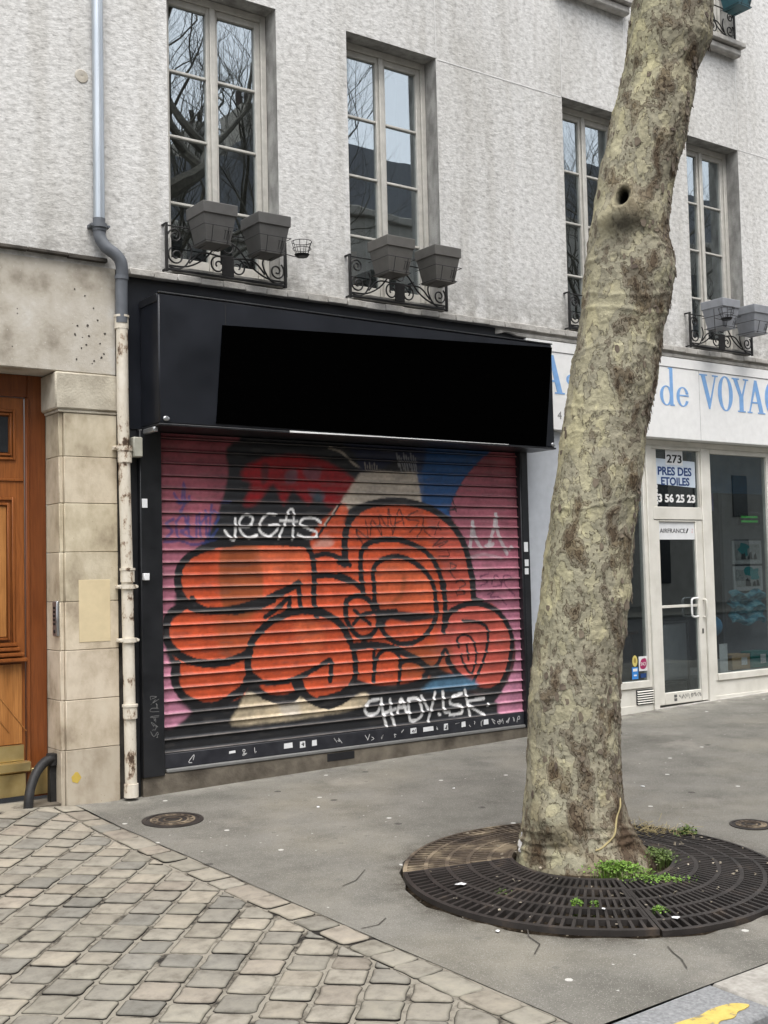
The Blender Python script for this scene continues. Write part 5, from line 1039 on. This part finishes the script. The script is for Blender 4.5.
# things seen through the panes
def curtain(x0, x1, z0, z1, label, m):
    P = [[(x0+(x1-x0)*i/60, .52+.035*math.sin(i*.75+math.sin(i*.21)*2), z0+(z1-z0)*j/4) for j in range(5)] for i in range(61)]; b = MB(); b.grid(P); b.grid([[(x, y+.006, z) for x, y, z in r] for r in P])
    tag(b.build('curtain', m, loc=((x0+x1)/2,.52,z0), fix=False), label, 'curtain')
curtain(6.36, 6.95, 4.2, 6.55, 'grey-green curtain behind the right panes of the window above the black sign', flat('greygreen_curtain', (.33,.37,.37), .9))
curtain(10.95, 11.5, 4.2, 6.55, 'grey curtain behind the right panes of the window right of the trunk', flat('grey_curtain', (.22,.23,.23), .9))
b = MB(); b.box(5.93, 6.22, .48, .62, 4.1, 4.74, .01); tag(b.build('wooden_box', flat('orange_brown_wood', (.40,.20,.09), .7), loc=(6.07,.55,4.1)), 'orange-brown wooden box behind the low left pane of the window above the black sign', 'box')

# ------------------------------------------------------------------ plane tree
TR = thing('plane_tree', 'leaning plane tree with mottled flaking bark and a knot hole', 'tree', (5.03, -3.42, -.05))
ROWS = np.array([[5.055,-3.43,-.16,.405],[5.05,-3.426,-.04,.371],[5.033,-3.414,.055,.341],[5.022,-3.405,.173,.323],[5.017,-3.402,.292,.303],[5.023,-3.406,.47,.29],[5.026,-3.409,.618,.281],[5.032,-3.413,.767,.281],[5.039,-3.418,.946,.279],[5.056,-3.43,1.126,.277],[5.075,-3.444,1.306,.278],[5.103,-3.464,1.486,.276],[5.113,-3.471,1.606,.272],[5.126,-3.481,1.757,.273],[5.146,-3.495,1.908,.265],[5.163,-3.507,2.06,.269],[5.189,-3.526,2.212,.269],[5.206,-3.538,2.333,.268],[5.222,-3.549,2.486,.264],[5.246,-3.567,2.639,.265],[5.274,-3.587,2.792,.273],[5.292,-3.6,2.945,.272],[5.316,-3.617,3.068,.262],[5.343,-3.637,3.222,.271],[5.365,-3.652,3.377,.28],[5.378,-3.662,3.457,.286],[5.379,-3.662,3.532,.278],[5.377,-3.661,3.688,.246],[5.391,-3.671,3.812,.241],[5.411,-3.685,3.968,.242],[5.44,-3.706,4.124,.244],[5.479,-3.734,4.28,.247],[5.508,-3.755,4.437,.247],[5.534,-3.774,4.563,.245],[5.562,-3.794,4.72,.232],[5.597,-3.819,4.846,.253],[5.616,-3.833,4.909,.266],[5.626,-3.84,5.036,.261],[5.643,-3.853,5.195,.252],[5.70,-3.89,5.6,.25],[5.78,-3.92,6.1,.25],[5.84,-3.94,6.6,.26]])
nr, na = 820, 240
zs_ = np.linspace(-.16, 6.6, nr); cxs, cys, rs = [np.interp(zs_, ROWS[:,2], ROWS[:,k]) for k in (0, 1, 3)]
vh = np.array([-.584, -.812]); rh = np.array([.812, -.584])
TH_, ZZ = np.meshgrid(np.linspace(0, 2*math.pi, na, endpoint=False), zs_)
CA, SA = np.cos(TH_), np.sin(TH_); R0 = rs[:, None]
nx_, ny_ = CA*vh[0]+SA*rh[0], CA*vh[1]+SA*rh[1]
bxx, byy = nx_*.27, ny_*.27                                    # noise is sampled on the trunk's own surface
wx, wz = .05*(fbm(bxx*9, byy*9, ZZ*9, 61, 3)-.5), .05*(fbm(bxx*9+5, byy*9, ZZ*9, 62, 3)-.5)
fl = fbm((bxx+wx)*11, (byy+wx)*11, (ZZ+wz)*7, 71, 5)
fl2 = fbm((bxx+wx)*30, (byy+wx)*30, (ZZ+wz)*18, 72, 4)
v = fl*.62+fl2*.38
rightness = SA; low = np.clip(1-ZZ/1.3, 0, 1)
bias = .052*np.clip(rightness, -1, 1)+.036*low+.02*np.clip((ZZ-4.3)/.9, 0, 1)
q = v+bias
edges = [.40, .455, .50, .545, .60]; step = np.zeros_like(q)
for e in edges: step += sstep(e-.004, e+.004, q)
disp = (step-2)*.0016+.012*(fbm(bxx*4, byy*4, ZZ*3, 73, 3)-.5)+.002*(fl2-.5)+.0012*step*(vnoise(bxx*70, byy*70, ZZ*50, 74)-.5)
def at(th, z, sx, sz):
    d = np.angle(np.exp(1j*(TH_-th)))*R0; return np.exp(-(d/sx)**2-((ZZ-z)/sz)**2)
KT, KZ = -.42, 3.885
disp += .060*at(KT+.25, KZ-.10, .15, .10)+.030*at(KT-.35, KZ-.10, .10, .08)-.012*at(KT+.05, KZ-.26, .12, .06)
dk = np.angle(np.exp(1j*(TH_-KT)))*R0; hole = np.exp(-((dk/.030)**2+((ZZ-KZ)/.046)**2)**1.5); rim = np.exp(-((np.sqrt((dk/.05)**2+((ZZ-KZ)/.07)**2)-1)/.35)**2)
disp += .010*rim-.13*hole
disp += .045*at(-.62, .22, .085, .085)-.012*at(-.62, .08, .16, .03)+.018*at(.1, .24, .05, .05)+.020*at(.75, .30, .06, .05)+.012*at(1.1, 1.55, .1, .05)
for zc, k in ((.10,.010),(.155,.007),(.05,.010),(3.55,.006),(3.60,.005),(3.66,.005),(2.98,.006),(1.40,.0025),(2.45,.004),(.62,.004),(.9,.004),(2.05,.005),(2.62,.005),(3.2,.006),(3.3,.005),(4.5,.004)):   # folds
    disp += k*np.exp(-((ZZ-zc-.03*np.sin(TH_*2+zc*9)-.02*fbm(bxx*12, byy*12, 0, 80, 2))/.011)**2)*sstep(.42, .58, fbm(bxx*5+zc*3, byy*5, zc, 81, 2)+.1)
rootn = .05*np.clip(np.cos((TH_-1.25)*1.0), 0, 1)**6+.035*np.clip(np.cos(TH_+1.35), 0, 1)**10+.03*np.clip(np.cos(TH_-.35), 0, 1)**14
disp += rootn*np.exp(-np.clip(ZZ, 0, 9)/.09)
disp -= .004*np.clip(np.abs(SA), 0, 1)**6                       # keeps the flaky rim inside the measured outline
XX, YY = cxs[:, None]+nx_*(R0+disp-.004), cys[:, None]+ny_*(R0+disp-.004)
c_y, c_g, c_gr, c_br, c_db, c_dk = [np.array(c) for c in ((.36,.325,.205), (.275,.252,.165), (.235,.215,.155), (.195,.170,.125), (.145,.115,.085), (.095,.070,.054))]
colr = np.zeros((nr, na, 3)); colr[:] = (.258,.243,.186)
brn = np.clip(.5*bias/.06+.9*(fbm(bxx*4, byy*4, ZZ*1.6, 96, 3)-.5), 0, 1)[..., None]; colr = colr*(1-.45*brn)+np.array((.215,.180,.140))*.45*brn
tn = fbm(bxx*7, byy*7, ZZ*4, 91, 3)[..., None]; colr = colr*(.80+.40*tn)
pch = sstep(.58, .62, fbm((bxx+wx)*8+9, (byy+wx)*8, (ZZ+wz)*4.5, 92, 3))*(ZZ > .35); colr = colr*(1-pch[..., None]*.38)+np.array((.40,.37,.25))*pch[..., None]*.38
mossy = sstep(.45, .65, fbm(bxx*3, byy*3, ZZ*1.2, 93, 3))*np.clip(-SA*.8+.3, 0, 1); colr = colr*(1-.12*mossy[..., None])+np.array((.20,.21,.085))*.12*mossy[..., None]

st = (.8*at(KT+.12, KZ-.17, .085, .06)+.35*at(KT, KZ-.30, .14, .08))*sstep(.3, .6, fbm(bxx*20, byy*20, ZZ*20, 94, 3)+.12); st = np.clip(st, 0, .92)[..., None]; colr = colr*(1-st)+np.array((.028,.024,.020))*st
ks = (.7*at(KT+.25, KZ-.08, .14, .10)+.5*rim)[..., None]; ks = np.clip(ks, 0, .8)*(1-st); colr = colr*(1-ks)+np.array((.30,.27,.185))*(.8+.4*tn)*ks
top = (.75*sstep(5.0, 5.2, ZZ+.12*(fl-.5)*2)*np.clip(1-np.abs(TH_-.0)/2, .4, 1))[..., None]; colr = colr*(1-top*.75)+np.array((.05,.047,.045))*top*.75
hb = np.clip(hole*2.2, 0, 1)[..., None]; colr = colr*(1-hb)+np.array((.004,.0035,.003))*hb
dirt = (np.clip(.62-ZZ*1.1, 0, .6)*sstep(.38, .6, fbm(bxx*8, byy*8, ZZ*8, 95, 3)))[..., None]; colr = colr*(1-dirt)+np.array((.12,.088,.055))*dirt
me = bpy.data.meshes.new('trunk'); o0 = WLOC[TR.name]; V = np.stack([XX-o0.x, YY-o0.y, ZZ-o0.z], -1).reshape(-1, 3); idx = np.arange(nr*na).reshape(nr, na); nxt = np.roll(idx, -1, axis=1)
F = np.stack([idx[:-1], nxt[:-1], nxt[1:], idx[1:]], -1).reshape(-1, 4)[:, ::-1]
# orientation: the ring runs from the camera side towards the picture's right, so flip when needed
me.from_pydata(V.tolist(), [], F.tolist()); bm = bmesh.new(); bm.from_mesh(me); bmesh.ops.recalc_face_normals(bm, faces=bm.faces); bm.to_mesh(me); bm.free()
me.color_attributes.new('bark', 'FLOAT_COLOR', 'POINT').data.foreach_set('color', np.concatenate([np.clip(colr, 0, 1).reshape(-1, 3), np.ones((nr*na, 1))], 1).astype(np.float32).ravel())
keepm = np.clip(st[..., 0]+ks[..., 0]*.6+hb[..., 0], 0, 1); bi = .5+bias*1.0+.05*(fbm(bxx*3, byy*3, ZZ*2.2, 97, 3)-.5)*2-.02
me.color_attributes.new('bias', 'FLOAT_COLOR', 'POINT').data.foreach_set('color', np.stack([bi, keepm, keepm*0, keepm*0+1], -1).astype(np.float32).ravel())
me.materials.append(M_['bark']); me.polygons.foreach_set('use_smooth', [True]*len(me.polygons))
trunk = bpy.data.objects.new('trunk', me); COL.objects.link(trunk); trunk.parent = TR
def scatter_flakes(n):                                          # curling bark flakes that break the outline
    b = MB()
    for _ in range(n):
        i = random.randrange(60, nr-130); a = random.gauss(1.25, .38) if random.random() < .75 else random.uniform(-1.7, .9); j = int(a/(2*math.pi)*na) % na
        if step[i, j] < 2.2: continue
        p = Vector((XX[i, j], YY[i, j], ZZ[i, j])); n_ = Vector((nx_[i, j], ny_[i, j], 0)); t_ = Vector((-n_.y, n_.x, 0)); w, h = random.uniform(.008, .022), random.uniform(.012, .04); l = random.uniform(.003, .012)
        sh = [(x_*random.uniform(.6,1.2), z_*random.uniform(.6,1.2)) for x_, z_ in ((-1,-.2),(-.6,-1),(.3,-.8),(1,-.3),(.8,.6),(0,1),(-.8,.7))]; vs = []
        for o in (0, .003):
            for x, z in sh: vs.append(p+t_*x*w+Vector((0,0,z*h))+n_*(o-.001+l*max(0, -z*.6+x*.4*random.uniform(.5,1))))
        k = len(sh); b.add(vs, [tuple(range(k)), tuple(range(2*k-1, k-1, -1))]+[(m_, (m_+1) % k, k+(m_+1) % k, k+m_) for m_ in range(k)])
    return b
scatter_flakes(420).build('bark_flake', mat('curled_bark', [(.3,(.07,.052,.042)),(.7,(.20,.165,.12))], scale=8, rough=.9, bump=.002, bscale=80, rvar=0), TR, smooth=0)['kind'] = 'stuff'
sp = []
for a_, z_ in zip(np.linspace(.15, .95, 9), (.07,.08,.10,.12,.15,.19,.24,.29,.33)): i_, j_ = int((z_+.16)/6.76*(nr-1)), int(a_/(2*math.pi)*na); sp.append((XX[i_,j_], YY[i_,j_], z_))
mb = MB(); mb.tube(smooth_pts(sp, 4), .006, 6); mb.build('creeper_stem', M_['straw'], TR)
def grow(b, p, d, r, ln, depth, rg):
    n = 4; pts = [p]; q = p
    for k in range(n):
        d = (d+Vector((rg.uniform(-.22,.22), rg.uniform(-.22,.22), rg.uniform(-.08,.20)))).normalized(); q = q+d*ln/n; pts.append(q)
    r1 = r*(.62 if depth > 0 else .4); b.tube(pts, [r+(r1-r)*k/n for k in range(n+1)], 7 if r > .03 else 4, cap=False)
    if depth <= 0: return
    m = 3 if depth > 1 else rg.choice((3, 4))
    for k in range(m):
        a = pts[-1] if k < 2 else pts[rg.randrange(1, n)]; e = (d+Vector((rg.uniform(-.9,.9), rg.uniform(-.9,.9), rg.uniform(-.25,.55)))).normalized(); grow(b, a, e, r1*rg.uniform(.6,.95), ln*rg.uniform(.62,.85), depth-1, rg)
rg = random.Random(3)
for p, d, r, ln in (((5.82,-3.93,6.35), (.25,-.1,.95), .19, 2.2), ((5.86,-3.98,6.3), (.85,-.45,.55), .13, 2.0), ((5.75,-3.9,6.1), (-.55,-.55,.7), .12, 2.0)):
    b = MB(); grow(b, Vector(p), Vector(d).normalized(), r, ln, 5, rg); b.build('branch', M_['twig'], TR, fix=False)

# ------------------------------------------------------------------ tree grate and pit
def dome(x, y): 
    r = math.hypot(x-GC[0], y-GC[1])/1.10; return zg(x, y)+.012+.115*max(0, 1-r)
mb = MB(); rows = []
for i in range(15):
    r = .2+(GR+.0)*i/14*.83; rows.append([(GC[0]+r*math.cos(a), GC[1]+r*math.sin(a), zg(GC[0]+r*math.cos(a), GC[1]+r*math.sin(a))-.06+.11*max(0, 1-r/1.06)+.03*(vnoise(r*9*math.cos(a), r*9*math.sin(a), 0, 6)-.5)) for a in np.linspace(0, 2*math.pi, 65)])
mb.grid(rows); tag(mb.build('tree_pit_soil', M_['soil'], fix=True), kind='structure')
TG = thing('tree_grate', 'round cast iron tree grate of four slotted plates around the leaning trunk', 'tree grate', (GC[0], GC[1], zg(*GC)))
RI = [.47, .593, .716, .840, .964, 1.098]
def plate(a0, a1, m, lift, tiltv):
    b = MB(); a0, a1 = rad(a0)+.007, rad(a1)-.007; am = (a0+a1)/2; T = .03
    def pt(r, a, dz): x, y = GC[0]+r*math.cos(a), GC[1]+r*math.sin(a); return (x, y, dome(x, y)+lift+tiltv*(r-.5)*math.cos((a-am)*.9)+dz)
    def sector(r0, r1, b0, b1, n, z1=0.0):
        vs = []; 
        for k in range(n+1):
            a = b0+(b1-b0)*k/n; vs += [pt(r0, a, z1), pt(r1, a, z1), pt(r1, a, z1-T), pt(r0, a, z1-T)]
        b.add(vs, [q for k in range(n) for q in tuple((k*4+j, k*4+(j+1) % 4, k*4+4+(j+1) % 4, k*4+4+j) for j in range(4))]+[(0,1,2,3), (n*4+3,n*4+2,n*4+1,n*4)])
    for i, r in enumerate(RI): w = .012 if i < 5 else .024; sector(r-w, r+ (w if i < 5 else .0), a0, a1, 26, .001 if i < 5 else .003)
    for i in range(5):
        r0, r1 = RI[i]+.0125, RI[i+1]-(.0125 if i < 4 else .0245); nb = 26 if i < 2 else (34 if i < 4 else 30); off = .5 if i % 2 else 0
        for k in range(nb+1):
            a = a0+(a1-a0)*min(max((k+off)/nb, .006), .994); h = .0075/((r0+r1)/2)*(1.15 if i == 4 else 1)
            sector(r0, r1, a-h, a+h, 1, 0)
    for a, s in ((a0, 1), (a1, -1)):
        for i in range(5): r0, r1 = RI[i]+.0128, RI[i+1]-(.0128 if i < 4 else .0248); sector(r0, r1, min(a, a+s*.018), max(a, a+s*.018), 1, .002)
    return b.build('grate_plate', m, TG, smooth=30)
plate(55, 146, M_['castdirt'], .0, .02); plate(146, 242, M_['castiron'], .014, .0); plate(242, 331, M_['castiron'], .004, .0); plate(331, 415, M_['castiron'], -.004, .01)

# ------------------------------------------------------------------ covers, weeds, scraps
def cover(cx, cy, rx, ry, ang, label, m='castiron', ribs=True):
    t = thing('manhole_cover', label, 'manhole cover', (cx, cy, zg(cx, cy))); ca_, sa_ = math.cos(ang), math.sin(ang)
    def P(u, v_, z): x, y = cx+u*ca_-v_*sa_, cy+u*sa_+v_*ca_; return (x, y, zg(x, y)+z)
    def disc(f0, f1, z, n=36):
        b = MB(); rows = [[P(rx*f*math.cos(a), ry*f*math.sin(a), zz_) for a in np.linspace(0, 2*math.pi, n+1)] for f, zz_ in ((f1, -.01), (f1, z), (f0, z), (f0, -.01))]; b.grid(rows); return b
    disc(.86, 1.0, .006).build('cover_rim', M_[m], t)
    disc(.0, .85, .004).build('cover_lid', M_[m], t)
    if ribs:
        b = MB()
        for f in (.28, .5, .7): b.grid([[P(rx*g*math.cos(a), ry*g*math.sin(a), z) for a in np.linspace(0, 2*math.pi, 33)] for g, z in ((f-.03, .0042), (f-.03, .0085), (f+.03, .0085), (f+.03, .0042))])
        for k in range(14):
            a = k*math.pi/7; p0, p1 = (rx*.53*math.cos(a), ry*.53*math.sin(a)), (rx*.67*math.cos(a+.15), ry*.67*math.sin(a+.15)); dx, dy = p1[0]-p0[0], p1[1]-p0[1]; l = math.hypot(dx, dy); w = .011
            b.add([P(p[0]+s*dy/l*w, p[1]-s*dx/l*w, z) for z in (.0042, .0082) for p, s in ((p0,-1),(p1,-1),(p1,1),(p0,1))], [(4,5,6,7),(0,1,5,4),(1,2,6,5),(2,3,7,6),(3,0,4,7)])
        b.build('cover_rib', M_['castdirt'], t)
cover(3.61, -.845, .215, .225, rad(0), 'round patterned cast iron cover in the pavement in front of the shutter')
cover(6.56, -3.50, .14, .14, 0, 'small dark round cover in the pavement right of the tree grate', ribs=True)
def weeds(cx, cy, rx, ry, n, hgt, label, m, ls=.016, ang=0):
    b = MB()
    for _ in range(n):
        u, v_ = random.gauss(0, .45), random.gauss(0, .45); k = max(0, 1-(u*u+v_*v_)*.5); x, y = cx+u*rx*math.cos(ang)-v_*ry*math.sin(ang), cy+u*rx*math.sin(ang)+v_*ry*math.cos(ang)
        z = dome(x, y)-.035+random.random()*hgt*k+.035; a = random.uniform(0, 6.28); t_ = random.uniform(-.5, .9); L_ = ls*random.uniform(.6, 1.5); w = L_*.42
        d = Vector((math.cos(a)*math.cos(t_), math.sin(a)*math.cos(t_), math.sin(t_))); sx = Vector((-math.sin(a), math.cos(a), 0)); p = Vector((x, y, z)); up = d.cross(sx)
        b.add([p, p+d*L_*.45+sx*w-up*.001, p+d*L_, p+d*L_*.45-sx*w-up*.001, p+d*L_*.5+up*L_*.12], [(0,1,4),(1,2,4),(2,3,4),(3,0,4)])
        if random.random() < .25: b.tube([(x, y, dome(x, y)-.06), tuple(p)], .0012, 3, cap=False)
    return tag(b.build('weed_clump', m, loc=(cx, cy, dome(cx, cy)-.03), fix=False, smooth=0), label, 'weed', 'weeds growing through the tree grate')
weeds(4.86, -3.90, .15, .055, 700, .055, 'dense bright green weed clump at the foot of the trunk', M_['leaf'], .015, ang=-.75)
weeds(4.95, -4.10, .20, .07, 330, .02, 'spread of pale green weeds over the slots in front of the bright clump', M_['leaf'], .012, ang=-.5)
weeds(5.30, -3.82, .15, .10, 300, .03, 'dull green weeds in the gap right of the trunk', M_['leafdark'], .014, ang=.8)
weeds(4.36, -4.07, .035, .03, 90, .03, 'small bright weed tuft alone in the front slots of the grate', M_['leaf'], .013)
weeds(4.43, -4.13, .03, .03, 50, .02, 'small weed sprig just right of the lone front tuft', M_['leaf'], .012)
weeds(4.64, -4.38, .045, .04, 90, .02, 'low weeds at the joint of two plates on the front rim', M_['leaf'], .012)
weeds(4.19, -3.68, .06, .05, 60, .012, 'sparse dark sprouts in the slots of the front left plate', M_['leafdark'], .012)
weeds(6.00, -3.42, .08, .06, 150, .05, 'ragged olive tuft on the back right rim of the grate', M_['leafdark'], .020)
b = MB()
for _ in range(120):
    x, y = random.gauss(5.85, .13), random.gauss(-3.25, .12); a = random.uniform(0, 6.28); L_ = random.uniform(.04, .10); z = dome(x, y)+.004; b.tube([(x,y,z),(x+L_*.5*math.cos(a),y+L_*.5*math.sin(a),z+random.uniform(.005,.02)),(x+L_*math.cos(a),y+L_*math.sin(a),z+random.uniform(.0,.05))], .0013, 3, cap=False)
tag(b.build('dry_grass', M_['straw'], loc=(5.85,-3.25,dome(5.85,-3.25)), fix=False), 'dry straw coloured grass lying on the back right of the grate', 'grass', kind='stuff')
b = MB()
for _ in range(420):                                            # crumbs of litter caught in the pit and on the plates
    r, a = 1.05*math.sqrt(random.random()), random.uniform(0, 6.28); x, y = GC[0]+r*math.cos(a), GC[1]+r*math.sin(a); w = random.uniform(.003, .010); b.obox((x, y, dome(x, y)-random.choice((.05,.05,.04,-.012))), (w, w*random.uniform(.3,1), .0015), Matrix.Rotation(random.uniform(0,6), 3, random.choice('XYZ')).col, 0)
tag(b.build('grate_litter', mat('pale_crumbs', [(.3,(.10,.08,.05)),(.7,(.45,.40,.32))], scale=30, rough=.9, bump=0), loc=(GC[0],GC[1],zg(*GC)), smooth=0), 'pale crumbs and leaf bits caught in the slots of the tree grate', 'litter', kind='stuff')
def scrap(px, py, w, z, label, m='paper', k=6):
    b = MB(); pts = [(w*random.uniform(.6,1.2)*math.cos(t), w*random.uniform(.35,.8)*math.sin(t)) for t in np.linspace(0, 6.28, k+1)[:-1]]; a = random.uniform(0, 3); n = len(pts)
    P = [(px+u*math.cos(a)-v_*math.sin(a), py+u*math.sin(a)+v_*math.cos(a), z+.004+random.uniform(0, .006)) for u, v_ in pts]
    b.add(P+[(x, y, zz_+.0012) for x, y, zz_ in P], [tuple(range(n-1, -1, -1)), tuple(range(n, 2*n))]+[(i, (i+1) % n, n+(i+1) % n, n+i) for i in range(n)])
    tag(b.build('paper_scrap', M_[m], loc=(px, py, z), smooth=0), label, 'paper scrap', 'scraps of white litter')
scrap(4.09, -3.45, .034, dome(4.09,-3.45)+.02, 'crumpled white paper scrap on the front left plate of the grate', k=9)
scrap(4.40, -4.22, .018, dome(4.40,-4.22)+.01, 'white scrap near the front rim of the grate beside the weeds')
scrap(4.62, -4.50, .026, dome(4.62,-4.50)+.006, 'white flake at the joint of the two front plates')
scrap(3.86, -4.02, .018, zg(3.86,-4.02), 'small white scrap on the asphalt between grate and setts')
scrap(3.98, -3.30, .016, zg(3.98,-3.30), 'pale ring-like scrap on the asphalt left of the grate')
scrap(6.55, -2.0, .03, zg(6.55,-2.0), 'white scrap on the pavement between the trunk and the agency door')
scrap(6.9, -2.25, .022, zg(6.9,-2.25), 'smaller white scrap right of the trunk, nearer the grate')
scrap(5.75, -1.35, .016, zg(5.75,-1.35), 'white speck of litter below the right end of the shutter')
scrap(4.6, -1.2, .016, zg(4.6,-1.2), 'white speck of litter below the middle of the shutter')
b = MB(); P = [[(4.735-.045*i/8+.015*math.sin(j*.8), -3.235-.05*i/8+.012*math.sin(i*1.3+j*.5), dome(4.72,-3.23)-.02+.15*j/10*(1-.5*i/8)) for j in range(11)] for i in range(9)]
b.grid(P); b.grid([[(x-.001, y-.0015, z) for x, y, z in r] for r in P]); tag(b.build('plastic_sheet', flat('dull_plastic', (.42,.41,.40), .45), loc=(4.72,-3.25,.0), fix=False), 'torn pale plastic sheet hanging at the left foot of the trunk', 'plastic sheet')

# ------------------------------------------------------------------ the other side of the street, which the panes reflect
def facing(x0, x1, h, y, label, tone):
    t = thing('facing_building', label, 'building', ((x0+x1)/2, y, 0), 'buildings across the street'); b = MB(); b.box(x0+.02, x1-.02, y-10, y, -.2, h, .03); b.box(x0, x1, y-.02, y+.25, h-.3, h, .04); b.build('wall', tone, t)
    b = MB(); b.add([(x0,y+.1,h),(x1,y+.1,h),(x1,y-1.4,h+3),(x0,y-1.4,h+3),(x0,y-10,h),(x1,y-10,h),(x1,y-8.6,h+3),(x0,y-8.6,h+3)], [(0,1,2,3),(3,2,6,7),(4,7,6,5),(0,3,7,4),(1,5,6,2)]); rf = b.build('roof', M_['slate'], t)
    for cx in (x0+.8, x1-1.2):
        b = MB(); b.box(cx-.6, cx+.6, y-4.5, y-2.5, h+1, h+4.6, .05); b.build('chimney', tone, rf)
        for k in range(3): b = MB(); b.tube([(cx-.35+k*.35,y-3.3,h+4.55),(cx-.35+k*.35,y-3.3,h+5.3)], .11, 8); b.build('chimney_pot', flat('sooty_pot', (.08,.06,.05), .8), rf)
    nfl = int((h-.5)//3.1); nw = int((x1-x0)//2.6)
    proto = None
    for f in range(nfl):
        for k in range(nw):
            cx = x0+(x1-x0)*(k+.5)/nw; z = 1.0+f*3.1
            if proto is None:
                b = MB(); b.box(cx-.55, cx+.55, y+.001, y+.06, z, z+2.0, .01); proto = b.build('window', M_['darkglass'], t); px0, pz0 = cx, z
            else:
                c = proto.copy(); COL.objects.link(c); c.location = (cx-px0, 0, z-pz0)
facing(-16, 4, 15.5, -27, 'pale stone building across the street, reflected in the left panes', M_['facing'])
facing(4, 21, 14, -27, 'lower stone building with chimneys across the street, seen only as a reflection', M_['facing'])
facing(21, 34, 15.5, -27, 'stone building with tall chimneys across the street, reflected in the second window', M_['facing'])
facing(34, 60, 17, -27, 'long stone building across the street, reflected in the right-hand windows', M_['facing'])
def bare_tree(x, y, h, seed, label):
    t = thing('bare_tree', label, 'tree', (x, y, 0), 'bare trees across the street'); rg = random.Random(seed); b = MB(); top = Vector((x+.3, y-.2, h*.38)); b.tube([(x,y,-.2),(x+.05,y,h*.12),(x+.2,y-.1,h*.25),tuple(top)], [.30,.25,.22,.20], 12); b.build('trunk', M_['twig'], t)
    b = MB()
    for k in range(4): a = k*1.57+rg.uniform(-.4,.4); grow(b, top, Vector((math.cos(a)*.6, math.sin(a)*.6, .8)).normalized(), .12, h*.2, 6, rg)
    b.build('crown', M_['twig'], t, fix=False)
bare_tree(9.6, -12.5, 15, 5, 'bare tree across the street, reflected in the window nearest the drainpipe')
bare_tree(12.8, -15.5, 16, 21, 'taller bare tree across the street, reflected behind the nearer one')
bare_tree(7.2, -10.5, 13, 33, 'bare tree nearest the shutter across the street, seen only as a reflection')
bare_tree(23.5, -13.5, 15, 9, 'bare tree across the street, reflected in the window behind the trunk')
bare_tree(30.5, -13, 15, 12, 'bare tree across the street, reflected in the window right of the trunk')
